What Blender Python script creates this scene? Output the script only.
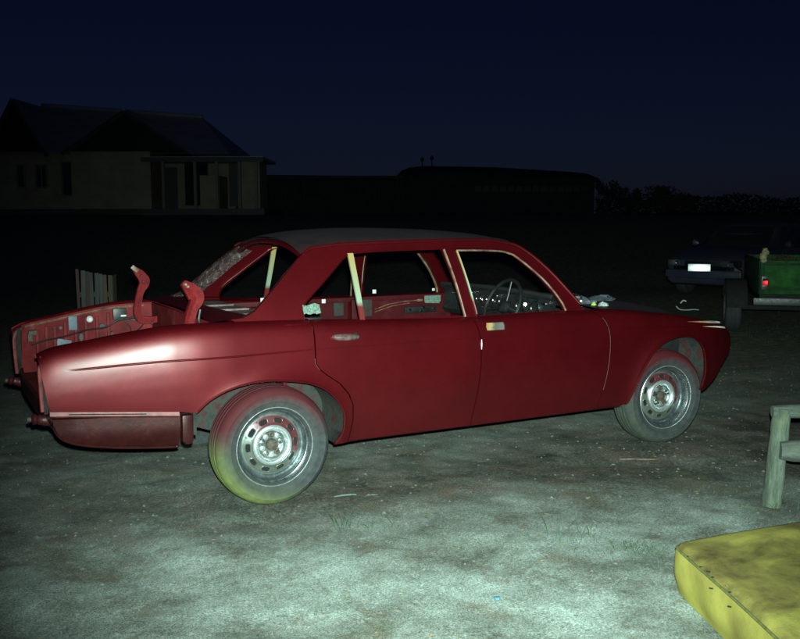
import bpy, bmesh, math, random
import numpy as np
from mathutils import Vector, Matrix
from mathutils.geometry import delaunay_2d_cdt

for o in list(bpy.data.objects):
    bpy.data.objects.remove(o)
scene = bpy.context.scene
COL = scene.collection
random.seed(7)
rng = np.random.default_rng(7)
PI = math.pi

# ------------------------------------------------------------------ camera
CP = np.array([-1.646, -5.3883, 1.5581])
FW = np.array([0.46714052, 0.87706535, -0.11196474])
RT = np.array([0.88251348, -0.47028332, -0.00188805])
UP = np.array([0.05431109, 0.0979284, 0.99371039])
cam_d = bpy.data.cameras.new('camera')
cam_d.sensor_width = 36.0
cam_d.lens = 910.0 / 800.0 * 36.0
cam_d.clip_end = 2000
cam = bpy.data.objects.new('camera', cam_d)
COL.objects.link(cam)
cam.matrix_world = Matrix(((RT[0], UP[0], -FW[0], CP[0]), (RT[1], UP[1], -FW[1], CP[1]),
                           (RT[2], UP[2], -FW[2], CP[2]), (0, 0, 0, 1)))
scene.camera = cam

# ------------------------------------------------------------------ night sky, faint moon, the camera's flash
world = bpy.data.worlds.new('World')
scene.world = world
world.use_nodes = True
wn = world.node_tree.nodes
wl = world.node_tree.links
bg = wn['Background']
sky = wn.new('ShaderNodeTexSky')
sky.sky_type = 'NISHITA'
sky.sun_disc = False
sky.sun_elevation = math.radians(30)
sky.sun_rotation = math.radians(200)
sky.altitude = 400
sky.ozone_density = 6
tint = wn.new('ShaderNodeMix')
tint.data_type = 'RGBA'
tint.blend_type = 'MULTIPLY'
tint.inputs[0].default_value = 1.0
tint.inputs[7].default_value = (0.44, 0.45, 0.86, 1)
wl.new(sky.outputs[0], tint.inputs[6])
wl.new(tint.outputs[2], bg.inputs[0])
bg.inputs[1].default_value = 0.0024

moon_d = bpy.data.lights.new('moon', 'SUN')
moon_d.energy = 0.004
moon_d.angle = math.radians(0.5)
moon_d.color = (1.0, 0.95, 0.88)
moon = bpy.data.objects.new('moon', moon_d)
COL.objects.link(moon)
moon.rotation_euler = (math.radians(60), 0, math.radians(-20))

# the flash of the camera that took the picture: the lamp that lights this night scene
fl_d = bpy.data.lights.new('camera_flash', 'SPOT')
fl_d.energy = 4000
fl_d.color = (0.74, 1.0, 0.90)
fl_d.spot_size = math.radians(68)
fl_d.spot_blend = 1.0
fl_d.shadow_soft_size = 0.018
flash = bpy.data.objects.new('camera_flash', fl_d)
COL.objects.link(flash)
fm = cam.matrix_world @ Matrix.Rotation(math.radians(-3.5), 4, 'Y') @ Matrix.Rotation(math.radians(-2), 4, 'X')
fm.translation = Vector(CP + UP * 0.085 + RT * 0.02)
flash.matrix_world = fm

vs = scene.view_settings
vs.view_transform = 'Standard'
vs.look = 'None'
vs.exposure = 0.0
vs.gamma = 1.0
vs.use_curve_mapping = False
scene.render.engine = 'CYCLES'

# ------------------------------------------------------------------ helpers
def at(px, py, depth):
    """world point on the view ray of a photo pixel at a given depth (used to survey positions)"""
    return CP + FW * depth + RT * ((px - 400) * depth / 910.0) - UP * ((py - 319.5) * depth / 910.0)


def pchip(xs, ys):
    xs = np.array(xs, float); ys = np.array(ys, float)
    h = np.diff(xs); d = np.diff(ys) / h
    m = np.zeros_like(xs)
    for i in range(1, len(xs) - 1):
        if d[i - 1] * d[i] > 0:
            w1 = 2 * h[i] + h[i - 1]; w2 = h[i] + 2 * h[i - 1]
            m[i] = (w1 + w2) / (w1 / d[i - 1] + w2 / d[i])
    m[0] = d[0]; m[-1] = d[-1]
    def f(x):
        x = float(min(max(x, xs[0]), xs[-1]))
        i = int(min(max(np.searchsorted(xs, x) - 1, 0), len(xs) - 2))
        t = (x - xs[i]) / h[i]
        return float((2*t**3 - 3*t*t + 1)*ys[i] + (t**3 - 2*t*t + t)*h[i]*m[i] + (-2*t**3 + 3*t*t)*ys[i+1] + (t**3 - t*t)*h[i]*m[i+1])
    return f


def catmull(pts, n=6, closed=False):
    P = [np.array(p, float) for p in pts]
    out = []
    N = len(P)
    rngi = range(N if closed else N - 1)
    for i in rngi:
        if closed:
            p0, p1, p2, p3 = P[i-1], P[i], P[(i+1) % N], P[(i+2) % N]
        else:
            p0 = P[i-1] if i > 0 else 2*P[0] - P[1]
            p1, p2 = P[i], P[i+1]
            p3 = P[i+2] if i + 2 < N else 2*P[-1] - P[-2]
        for k in range(n):
            t = k / n
            out.append(0.5*((2*p1) + (-p0 + p2)*t + (2*p0 - 5*p1 + 4*p2 - p3)*t*t + (-p0 + 3*p1 - 3*p2 + p3)*t**3))
    if not closed:
        out.append(P[-1])
    return [tuple(p) for p in out]


class MB:
    """collects one mesh"""
    def __init__(s):
        s.v = []; s.f = []; s.nrm = {}
    def add(s, vs_, fs_):
        b = len(s.v)
        s.v += [tuple(map(float, p)) for p in vs_]
        s.f += [tuple(i + b for i in f) for f in fs_]
        return s
    def box(s, c, size, rot=None, bevel=0.0):
        x, y, z = [k / 2 for k in size]
        if bevel > 0:
            b = min(bevel, x*.9, y*.9, z*.9)
            bm = bmesh.new()
            bmesh.ops.create_cube(bm, size=1.0)
            for v in bm.verts:
                v.co = Vector((v.co.x*2*x, v.co.y*2*y, v.co.z*2*z))
            bmesh.ops.bevel(bm, geom=list(bm.edges), offset=b, segments=2, profile=0.6, affect='EDGES')
            bm.verts.index_update()
            vv = [v.co.copy() for v in bm.verts]
            ff = [tuple(v.index for v in f.verts) for f in bm.faces]
            bm.free()
        else:
            vv = [Vector((a, b_, c_)) for a in (-x, x) for b_ in (-y, y) for c_ in (-z, z)]
            ff = [(0, 1, 3, 2), (4, 6, 7, 5), (0, 4, 5, 1), (2, 3, 7, 6), (0, 2, 6, 4), (1, 5, 7, 3)]
        if rot is not None:
            vv = [rot @ p for p in vv]
        return s.add([p + Vector(c) for p in vv], ff)
    def tube(s, pts, r, n=8, caps=True, closed=False, flat=1.0):
        P = [Vector(p) for p in pts]
        N = len(P)
        rr = r if hasattr(r, '__len__') else [r] * N
        rings = []
        prev = None
        for i, p in enumerate(P):
            if closed:
                t = (P[(i+1) % N] - P[i-1]).normalized()
            else:
                t = (P[min(i+1, N-1)] - P[max(i-1, 0)]).normalized()
            if prev is None:
                a = Vector((0, 0, 1)) if abs(t.z) < .9 else Vector((1, 0, 0))
                u = t.cross(a).normalized()
            else:
                u = (prev - t * prev.dot(t)).normalized()
            prev = u
            w = t.cross(u)
            rings.append([p + u * (rr[i] * math.cos(2*PI*k/n)) + w * (rr[i] * flat * math.sin(2*PI*k/n)) for k in range(n)])
        vv = [q for rg in rings for q in rg]
        ff = []
        for i in range(N if closed else N - 1):
            a = i * n; b = ((i + 1) % N) * n
            for k in range(n):
                ff.append((a + k, a + (k+1) % n, b + (k+1) % n, b + k))
        if caps and not closed:
            ff.append(tuple(range(n-1, -1, -1)))
            ff.append(tuple((N-1)*n + k for k in range(n)))
        return s.add(vv, ff)
    def lathe(s, prof, n=48, axis='y', c=(0, 0, 0)):
        """prof: (radius, offset along axis)"""
        vv = []
        for (r, o) in prof:
            for k in range(n):
                a = 2*PI*k/n
                ca, sa = r*math.cos(a), r*math.sin(a)
                p = (ca, o, sa) if axis == 'y' else ((o, ca, sa) if axis == 'x' else (ca, sa, o))
                vv.append((p[0]+c[0], p[1]+c[1], p[2]+c[2]))
        ff = []
        for i in range(len(prof) - 1):
            for k in range(n):
                ff.append((i*n+k, i*n+(k+1) % n, (i+1)*n+(k+1) % n, (i+1)*n+k))
        return s.add(vv, ff)
    def loft(s, secs, closed=False, caps=False):
        n = len(secs[0])
        vv = [p for sec in secs for p in sec]
        ff = []
        m = n if closed else n - 1
        for i in range(len(secs) - 1):
            for k in range(m):
                ff.append((i*n+k, i*n+(k+1) % n, (i+1)*n+(k+1) % n, (i+1)*n+k))
        if caps:
            ff.append(tuple(range(n-1, -1, -1)))
            ff.append(tuple((len(secs)-1)*n+k for k in range(n)))
        return s.add(vv, ff)
    def prism(s, poly, fn0, fn1):
        n = len(poly)
        vv = [fn0(p) for p in poly] + [fn1(p) for p in poly]
        ff = [tuple(range(n-1, -1, -1)), tuple(range(n, 2*n))]
        ff += [(k, (k+1) % n, n+(k+1) % n, n+k) for k in range(n)]
        return s.add(vv, ff)
    def build(s, name, mat, parent=None, smooth=True, angle=35, fix=True):
        me = bpy.data.meshes.new(name)
        me.from_pydata(s.v, [], s.f)
        me.validate()
        if fix:
            bm = bmesh.new(); bm.from_mesh(me)
            bmesh.ops.recalc_face_normals(bm, faces=bm.faces)
            bm.to_mesh(me); bm.free()
        me.materials.append(mat)
        if smooth:
            me.shade_smooth()
            me.set_sharp_from_angle(angle=math.radians(angle))
        if smooth and s.nrm and len(me.vertices) == len(s.v):
            cur = np.zeros((len(s.v), 3))
            for poly in me.polygons:
                for vi in poly.vertices:
                    cur[vi] += np.array(poly.normal)
            arr = []
            for i in range(len(s.v)):
                if i in s.nrm:
                    q = s.nrm[i]
                    arr.append(tuple(q if float(np.dot(q, cur[i])) >= 0 else -q))
                else:
                    arr.append((0.0, 0.0, 0.0))
            me.normals_split_custom_set_from_vertices(arr)
        o = bpy.data.objects.new(name, me)
        COL.objects.link(o)
        if parent is not None:
            o.parent = parent
        return o


def tag(o, label=None, cat=None, group=None, kind=None):
    if label: o['label'] = label
    if cat: o['category'] = cat
    if group: o['group'] = group
    if kind: o['kind'] = kind
    return o


def empty(name, loc=(0, 0, 0), rz=0.0, label=None, cat=None, group=None):
    o = bpy.data.objects.new(name, None)
    COL.objects.link(o)
    o.empty_display_size = 0.2
    o.location = loc
    o.rotation_euler = (0, 0, rz)
    return tag(o, label, cat, group)


def copy_tree(o, parent=None):
    c = o.copy()
    COL.objects.link(c)
    c.parent = parent
    for ch in list(o.children):
        copy_tree(ch, c)
    return c


def inside(poly, p):
    x, y = p
    c = False
    n = len(poly)
    j = n - 1
    for i in range(n):
        xi, yi = poly[i]; xj, yj = poly[j]
        if (yi > y) != (yj > y) and x < (xj - xi)*(y - yi)/(yj - yi) + xi:
            c = not c
        j = i
    return c


def resample(loop, step, closed=True):
    out = []
    n = len(loop)
    for i in range(n if closed else n - 1):
        a = np.array(loop[i]); b = np.array(loop[(i+1) % n])
        L = np.linalg.norm(b - a)
        if L < 1e-6: continue
        k = max(1, int(math.ceil(L / step)))
        for j in range(k):
            out.append(tuple(a + (b - a) * j / k))
    if not closed:
        out.append(tuple(loop[-1]))
    return out


def panel(outline, fn, holes=(), grid=0.03, hem=None, extra=(), mb=None, hem_holes=True, lines=()):
    """a sheet: 2-D outline with holes, meshed with an inner grid and carried to 3-D by fn;
    hem(p3d, p2d) gives the turned-in edge"""
    loops = [resample(outline, grid)] + [resample(h, grid*.7) for h in holes]
    pts = []; edges = []
    for lp in loops:
        b = len(pts)
        pts += [Vector(p) for p in lp]
        edges += [(b+i, b+(i+1) % len(lp)) for i in range(len(lp))]
    ob = np.array([(p[0], p[1]) for p in loops[0]])
    allb = np.array([(p[0], p[1]) for lp in loops for p in lp])
    lo = ob.min(0); hi = ob.max(0)
    nb = len(pts)
    cand = []
    for i, gx in enumerate(np.arange(lo[0]+grid*.5, hi[0], grid)):
        for gy in np.arange(lo[1]+grid*.5*(1+(i % 2)*.5), hi[1], grid):
            cand.append((gx, gy))
    ex = [tuple(p) for p in extra]
    exl = ex + [tuple(p) for ln in lines for p in ln]
    exa = np.array(exl) if exl else None
    for c in cand:
        if exa is not None and np.abs(exa - np.array(c)).sum(1).min() < grid*.45:
            continue
        if not inside(loops[0], c) or any(inside(h, c) for h in loops[1:]):
            continue
        if (((allb - np.array(c))**2).sum(1)).min() < (grid*.5)**2:
            continue
        pts.append(Vector(c))
    for c in ex:
        if inside(loops[0], c) and not any(inside(h, c) for h in loops[1:]) and (((allb - np.array(c))**2).sum(1)).min() > 0.003**2:
            pts.append(Vector(c))
    for ln in lines:
        prev = None
        for c in ln:
            ok = inside(loops[0], c) and not any(inside(h, c) for h in loops[1:]) and (((allb - np.array(c))**2).sum(1)).min() > 0.006**2
            if ok:
                pts.append(Vector(c))
                if prev is not None:
                    edges.append((prev, len(pts)-1))
                prev = len(pts)-1
            else:
                prev = None
    v2, _, f2, ov, _, _ = delaunay_2d_cdt(pts, edges, [], 0, 1e-5)
    ff = []
    for f in f2:
        cx = sum(v2[i][0] for i in f)/len(f); cy = sum(v2[i][1] for i in f)/len(f)
        if inside(loops[0], (cx, cy)) and not any(inside(h, (cx, cy)) for h in loops[1:]):
            ff.append(tuple(f))
    v3 = [fn(p[0], p[1]) for p in v2]
    mb = mb or MB()
    b0 = len(mb.v)
    mb.add(v3, ff)
    e = .0012
    for i, p in enumerate(v2):
        du = np.array(fn(p[0]+e, p[1])) - np.array(fn(p[0]-e, p[1]))
        dv = np.array(fn(p[0], p[1]+e)) - np.array(fn(p[0], p[1]-e))
        nn = np.cross(du, dv)
        L = np.linalg.norm(nn)
        if L > 1e-12:
            mb.nrm[b0+i] = nn/L
    if hem is not None:
        for li, lp in enumerate(loops):
            if li > 0 and not hem_holes: continue
            a = [fn(*p) for p in lp]
            b = [hem(q, p) for q, p in zip(a, lp)]
            n = len(a)
            mb.add(a + b, [(k, (k+1) % n, n+(k+1) % n, n+k) for k in range(n)])
    return mb


# ------------------------------------------------------------------ materials
MATS = {}


class Mat:
    def __init__(s, name, base=(.5, .5, .5), rough=.5, metal=0.0, spec=.5):
        s.m = bpy.data.materials.new(name)
        s.m.use_nodes = True
        s.n = s.m.node_tree.nodes; s.l = s.m.node_tree.links
        s.p = s.n['Principled BSDF']
        s.p.inputs['Base Color'].default_value = (*base, 1)
        s.p.inputs['Roughness'].default_value = rough
        s.p.inputs['Metallic'].default_value = metal
        s.p.inputs['Specular IOR Level'].default_value = spec
        s.tc = s.n.new('ShaderNodeTexCoord')
        MATS[name] = s
    def noise(s, scale, detail=4, rough=.6, vec=None, stretch=None, dist=0.0):
        t = s.n.new('ShaderNodeTexNoise')
        t.inputs['Scale'].default_value = scale
        t.inputs['Detail'].default_value = detail
        t.inputs['Roughness'].default_value = rough
        t.inputs['Distortion'].default_value = dist
        v = vec or s.tc.outputs['Object']
        if stretch:
            mp = s.n.new('ShaderNodeMapping')
            mp.inputs['Scale'].default_value = stretch
            s.l.new(v, mp.inputs[0]); v = mp.outputs[0]
        s.l.new(v, t.inputs['Vector'])
        return t.outputs['Fac']
    def ramp(s, fac, stops):
        r = s.n.new('ShaderNodeValToRGB')
        el = r.color_ramp.elements
        while len(el) < len(stops): el.new(.5)
        for e, (p, c) in zip(el, stops):
            e.position = p
            e.color = (*c, 1) if hasattr(c, '__len__') else (c, c, c, 1)
        s.l.new(fac, r.inputs[0])
        return r.outputs[0]
    def mix(s, fac, a, b, blend='MIX'):
        x = s.n.new('ShaderNodeMix'); x.data_type = 'RGBA'; x.blend_type = blend
        for sock, v in ((x.inputs[0], fac), (x.inputs[6], a), (x.inputs[7], b)):
            if hasattr(v, 'is_linked'): s.l.new(v, sock)
            elif hasattr(v, '__len__'): sock.default_value = (*v, 1)
            else: sock.default_value = v
        return x.outputs[2]
    def math(s, op, a, b=None, clamp=False):
        x = s.n.new('ShaderNodeMath'); x.operation = op; x.use_clamp = clamp
        for sock, v in ((x.inputs[0], a), (x.inputs[1], b)):
            if v is None: continue
            if hasattr(v, 'is_linked'): s.l.new(v, sock)
            else: sock.default_value = v
        return x.outputs[0]
    def sep(s, vec=None):
        x = s.n.new('ShaderNodeSeparateXYZ')
        s.l.new(vec or s.tc.outputs['Object'], x.inputs[0])
        return x.outputs
    def color(s, sock): s.l.new(sock, s.p.inputs['Base Color']); return s
    def rough(s, sock): s.l.new(sock, s.p.inputs['Roughness']); return s
    def bump(s, h, strength=.3, dist=.01):
        b = s.n.new('ShaderNodeBump')
        b.inputs['Strength'].default_value = strength
        b.inputs['Distance'].default_value = dist
        s.l.new(h, b.inputs['Height'])
        s.l.new(b.outputs[0], s.p.inputs['Normal'])
        return s


def simple(name, base, rough=.6, metal=0.0, nscale=12, var=.25, bump=0.0, bscale=60, bdist=.004, spec=.5):
    m = Mat(name, base, rough, metal, spec)
    f = m.noise(nscale, 5)
    lo = tuple(c*(1-var) for c in base); hi = tuple(min(1, c*(1+var)) for c in base)
    m.color(m.ramp(f, [(.3, lo), (.7, hi)]))
    r = m.noise(nscale*2.3, 4)
    m.rough(m.ramp(r, [(.3, max(0.02, rough-.08)), (.7, min(1, rough+.08))]))
    if bump:
        m.bump(m.noise(bscale, 4), bump, bdist)
    return m.m


# red satin paint, hand-sprayed: slight orange peel, dust and thin patches
RED = (.085, .0045, .0080)
m = Mat('red_paint', RED, .5, .58, spec=.10)
n1 = m.noise(1.6, 6, .62)
c1 = m.ramp(n1, [(.3, (.060, .0017, .0034)), (.7, (.088, .0025, .0048))])
# metal flake
flk = m.ramp(m.noise(900, 2, .6), [(.40, .72), (.62, 1.30)])
c1 = m.mix(1.0, c1, flk, 'MULTIPLY')
# dust settled in patches, heavier low on the panels, and fine spatter
zz = m.sep()[2]
low = m.n.new('ShaderNodeMapRange'); low.inputs[1].default_value = .72; low.inputs[2].default_value = .30
m.l.new(m.math('ADD', zz, m.math('MULTIPLY', m.math('SUBTRACT', m.noise(5, 6, .7), .5), .35)), low.inputs[0])
dust = m.math('ADD', m.math('MULTIPLY', low.outputs[0], .04), m.ramp(m.noise(34, 6, .78), [(.56, 0.0), (.80, .04)]))
c1 = m.mix(dust, c1, (.13, .075, .07))
scr = m.ramp(m.noise(16, 5, .75, stretch=(.10, 1, 2.2)), [(.68, 0.0), (.74, .16)])
m.color(m.mix(scr, c1, (.14, .055, .055)))
m.rough(m.ramp(m.noise(7, 6, .7), [(.3, .46), (.7, .55)]))
m.p.inputs['Coat Weight'].default_value = .34
m.p.inputs['Coat Roughness'].default_value = .30
wav = m.math('ADD', m.math('MULTIPLY', m.noise(2.6, 2, .4), 6.0), m.math('MULTIPLY', m.noise(420, 2), .10))
m.bump(wav, .30, .0035)
M_RED = m.m
# unpolished inner red: primer coat inside the shell
m = Mat('red_inner', (.10, .010, .013), .6, spec=.15)
m.color(m.ramp(m.noise(7, 6), [(.25, (.026, .0022, .0035)), (.55, (.052, .0040, .0060)), (.8, (.080, .012, .013))]))
m.bump(m.noise(80, 3), .1, .003)
M_REDIN = m.m

# boot interior, brighter coat
m = Mat('boot_red', (.20, .018, .02), .6, spec=.15)
m.color(m.ramp(m.noise(9, 6), [(.28, (.045, .005, .006)), (.45, (.105, .008, .010)), (.62, (.150, .012, .015)), (.80, (.19, .055, .05))]))
m.bump(m.noise(60, 3), .12, .004)
M_BOOT = m.m
# roof and bonnet: dull dark dusty tone, turning to thin red near the rails
m = Mat('dusty_roof', (.05, .06, .085), .55)
xyz = m.sep()
edge = m.math('ABSOLUTE', xyz[1])
rd = m.ramp(m.math('ADD', edge, m.math('MULTIPLY', m.noise(8, 4), .10)), [(.56, 0.0), (.68, 1.0)])
c1 = m.ramp(m.noise(6, 6), [(.3, (.014, .007, .009)), (.7, (.025, .015, .019))])
m.color(m.mix(rd, c1, (.065, .004, .006)))
m.bump(m.noise(150, 3), .08, .002)
M_ROOF = m.m
M_DARK = simple('dark_underseal', (.012, .013, .013), .8, bump=.4, spec=.2)
m = Mat('arch_liner', (.03, .034, .03), .9, spec=.1)
m.color(m.ramp(m.noise(11, 6, .7), [(.30, (.016, .017, .016)), (.50, (.034, .038, .034)), (.62, (.050, .016, .016)), (.78, (.060, .062, .054))]))
m.bump(m.noise(60, 4), .5, .006)
M_HOUS = m.m
M_BLACK = simple('black_plastic', (.007, .0075, .008), .45)
M_BLACKM = simple('black_metal', (.02, .021, .023), .4, .4)
m = Mat('tank_metal', (.05, .012, .012), .42, .3, spec=.25)
m.color(m.ramp(m.noise(9, 6, .7), [(.3, (.022, .004, .004)), (.6, (.042, .008, .008)), (.85, (.06, .035, .03))]))
m.bump(m.noise(40, 4), .2, .004)
M_TANK = m.m
M_EDGE = simple('edge_glint_paint', (.075, .030, .028), .6, nscale=30, var=.6)  # paler red for painted edge highlights on the seams
M_HANDLE = simple('worn_handle', (.15, .085, .085), .35, .4, nscale=40, var=.5)
m = Mat('pocket_primer', (.2, .12, .05), .7)
mr_ = m.n.new('ShaderNodeMapRange'); mr_.inputs[1].default_value = 1.345; mr_.inputs[2].default_value = 1.485
m.l.new(m.math('ADD', m.sep()[0], m.math('MULTIPLY', m.math('SUBTRACT', m.noise(40, 4), .5), .05)), mr_.inputs[0])
m.color(m.ramp(mr_.outputs[0], [(.05, (.22, .07, .03)), (.30, (.30, .22, .09)), (.55, (.07, .06, .05)), (.9, (.10, .085, .08))]))
M_POCK = m.m
M_STRIP = simple('pink_primer', (.17, .035, .035), .45, nscale=18, var=.5)
M_HINGE0 = simple('dull_red_iron', (.045, .006, .008), .45, .2, nscale=20, var=.4)
M_CHROME = simple('chrome', (.62, .64, .64), .16, 1.0, var=.1)
M_ALU = simple('worn_metal', (.42, .43, .42), .34, 1.0, var=.3)
m = Mat('window_channel', (.30, .18, .12), .5)
m.color(m.ramp(m.noise(18, 5, .7, stretch=(1, 1, 1)), [(.32, (.06, .008, .008)), (.50, (.14, .075, .050)), (.72, (.23, .165, .115))]))
M_CHAN = m.m
m = Mat('bar_primer', (.42, .48, .36), .5)
z = m.sep()[2]
zn = m.math('ADD', z, m.math('MULTIPLY', m.noise(12, 4), .03))
m.color(m.ramp(zn, [(.0, (.10, .008, .008)), (.1, (.10, .008, .008)), (.9, (.30, .33, .25)), (1.0, (.34, .24, .10))]))
M_BAR = m.m
mp_ = m.n.new('ShaderNodeMapRange')
mp_.inputs[1].default_value = .98; mp_.inputs[2].default_value = 1.38
m.l.new(zn, mp_.inputs[0])
rp = [e for e in m.n if e.type == 'VALTORGB'][0]
m.l.new(mp_.outputs[0], rp.inputs[0])
for e, (p, c) in zip(rp.color_ramp.elements, [(.0, (.10, .008, .008)), (.22, (.12, .010, .010)), (.30, (.20, .26, .19)), (.9, (.26, .19, .075))]):
    e.position = p; e.color = (*c, 1)
M_TAPE = simple('masking_tape', (.105, .155, .128), .8, nscale=110, var=.6, spec=.1)
M_WHITE = simple('white_plastic', (.52, .50, .51), .5, var=.15, nscale=60)
M_STICK = simple('grey_blue_label', (.085, .115, .15), .6, nscale=40, var=.2)
m = Mat('wing_glint_paint', (.6, .5, .4), .5, 0.0)  # painted highlight colour, orange to white along the wing brow
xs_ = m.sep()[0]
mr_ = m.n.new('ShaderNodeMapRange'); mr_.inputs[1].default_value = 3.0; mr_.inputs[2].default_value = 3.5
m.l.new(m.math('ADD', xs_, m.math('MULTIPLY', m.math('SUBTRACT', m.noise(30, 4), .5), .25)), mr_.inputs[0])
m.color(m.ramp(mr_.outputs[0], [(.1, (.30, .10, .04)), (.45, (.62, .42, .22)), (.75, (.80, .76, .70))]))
M_GLINT = m.m
# tyre: grey rubber with red overspray round its top and yellow-green primer overspray below
def tyre_mat(name, gamt, ramt):
    m = Mat(name, (.03, .032, .033), .75, spec=.2)
    x, y, z = m.sep()
    nz = m.noise(7, 5, .6)
    rub = m.ramp(m.noise(30, 5), [(.3, (.024, .027, .028)), (.7, (.045, .050, .050))])
    up = m.math('ADD', m.math('ADD', z, m.math('MULTIPLY', x, -.10)), m.math('MULTIPLY', m.math('SUBTRACT', nz, .5), .22))
    rr = m.math('SQRT', m.math('ADD', m.math('MULTIPLY', x, x), m.math('MULTIPLY', z, z)))
    outer = m.ramp(rr, [(.245, .12), (.29, 1.0)])
    red = m.math('MULTIPLY', m.ramp(up, [(.0, 0.0), (.17, ramt)]), outer)
    dn = m.math('ADD', m.math('MULTIPLY', z, -1.0), m.math('ADD', m.math('MULTIPLY', x, -.75), m.math('MULTIPLY', m.math('SUBTRACT', nz, .5), .20)))
    grn = m.math('MULTIPLY', m.ramp(dn, [(.10, 0.0), (.36, gamt)]), m.ramp(rr, [(.215, .10), (.262, .30), (.315, 1.0)]))
    c = m.mix(grn, rub, m.ramp(m.noise(22, 5, .7), [(.3, (.085, .105, .038)), (.7, (.150, .170, .046))]))
    c = m.mix(red, c, (.060, .006, .009))
    m.color(c)
    m.bump(m.noise(90, 4), .25, .003)
    return m.m
M_TYRE = tyre_mat('tyre_overspray', 1.0, .9)
M_TYREF = tyre_mat('tyre_overspray_faint', .12, 1.0)
# steel wheel: bare scoured metal, red overspray top right, green primer lower left
m = Mat('wheel_steel', (.3, .33, .33), .38, .6)
x, y, z = m.sep()
rr = m.math('SQRT', m.math('ADD', m.math('MULTIPLY', x, x), m.math('MULTIPLY', z, z)))
nz = m.noise(14, 5, .65)
met = m.ramp(m.noise(24, 6, .7), [(.3, (.08, .10, .105)), (.7, (.22, .25, .25))])
band = m.ramp(rr, [(.104, 0.0), (.114, 1.0), (.158, 1.0), (.170, 0.0)])
for e in []: pass
diag = m.math('ADD', m.math('ADD', m.math('MULTIPLY', x, .6), z), m.math('MULTIPLY', m.math('SUBTRACT', nz, .5), .16))
redm = m.math('MULTIPLY', m.ramp(diag, [(.0, 0.0), (.06, .92)]), band)
grnm = m.math('MULTIPLY', m.ramp(m.math('MULTIPLY', diag, -1.0), [(.0, 0.0), (.05, .70)]), band)
c = m.mix(redm, met, (.075, .006, .009))
c = m.mix(grnm, c, (.055, .062, .036))
m.color(c)
m.l.new(m.math('SUBTRACT', .55, m.math('MULTIPLY', m.math('ADD', redm, grnm, True), .5)), m.p.inputs['Metallic'])
M_RIM = m.m
M_RIMB = simple('dark_steel', (.16, .185, .19), .30, .8, nscale=20, var=.5)
M_RING = simple('polished_steel', (.80, .88, .90), .32, .85, nscale=30, var=.2)
M_HUB = simple('hub_rust', (.07, .055, .04), .7, .3, nscale=60, var=.6, bump=.4, bscale=150)

# ------------------------------------------------------------------ ground
FH = np.array([FW[0], FW[1]]); FH /= np.linalg.norm(FH)


def vnoise(x, y, seed=0):
    xi = np.floor(x).astype(np.int64); yi = np.floor(y).astype(np.int64)
    xf = x - xi; yf = y - yi
    def h(a, b):
        n = (a*374761393 + b*668265263 + seed*982451653) & 0x7fffffff
        n = ((n ^ (n >> 13))*1274126177) & 0x7fffffff
        return (n & 0xffff)/65535.0
    u = xf*xf*(3-2*xf); v = yf*yf*(3-2*yf)
    return (h(xi, yi)*(1-u) + h(xi+1, yi)*u)*(1-v) + (h(xi, yi+1)*(1-u) + h(xi+1, yi+1)*u)*v


def gz(x, y):
    x = np.asarray(x, float); y = np.asarray(y, float)
    D = (x-CP[0])*FH[0] + (y-CP[1])*FH[1]
    t = np.clip((D-21)/25.0, 0, 1)
    z = 1.72*t*t*(3-2*t)
    near = np.clip(1-(D-8)/10.0, 0, 1)
    z = z + near*((vnoise(x*2.2, y*2.2, 1)-.5)*.022 + (vnoise(x*7, y*7, 2)-.5)*.010 + (vnoise(x*19, y*19, 3)-.5)*.006)
    z = z + (1-near)*((vnoise(x*.5, y*.5, 5)-.5)*.10)
    return z - .008


def axis_pts(c, fine_lo, fine_hi, step, far, g=1.13):
    a = list(np.arange(fine_lo, fine_hi, step))
    s = step; p = fine_hi
    while p < far:
        a.append(p); s *= g; p += s
    s = step; p = fine_lo
    lo = []
    while p > -far:
        s *= g; p -= s; lo.append(p)
    return np.array(lo[::-1] + a)


gx = axis_pts(0, -2.4, 4.2, .03, 420)
gy = axis_pts(0, -4.4, 1.6, .03, 420)
GX, GY = np.meshgrid(gx, gy, indexing='ij')
GZ = gz(GX, GY)
nx, ny = GX.shape
idx = np.arange(nx*ny).reshape(nx, ny)
fc = np.stack([idx[:-1, :-1], idx[1:, :-1], idx[1:, 1:], idx[:-1, 1:]], -1).reshape(-1, 4)
me = bpy.data.meshes.new('ground')
me.from_pydata(np.stack([GX, GY, GZ], -1).reshape(-1, 3).tolist(), [], fc.tolist())
me.shade_smooth()
ground = bpy.data.objects.new('ground', me)
COL.objects.link(ground)
tag(ground, 'bare sandy dirt yard with dark damp patches and thin grass', kind='structure')
m = Mat('yard_dirt', (.25, .26, .23), .95, spec=.15)
P = m.tc.outputs['Object']
x, y, z = m.sep()
big = m.noise(.75, 5, .62, dist=.3)
mid = m.noise(3.2, 6, .68)
fine = m.noise(38, 6, .75)
grit = m.noise(160, 4, .7)
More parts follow.
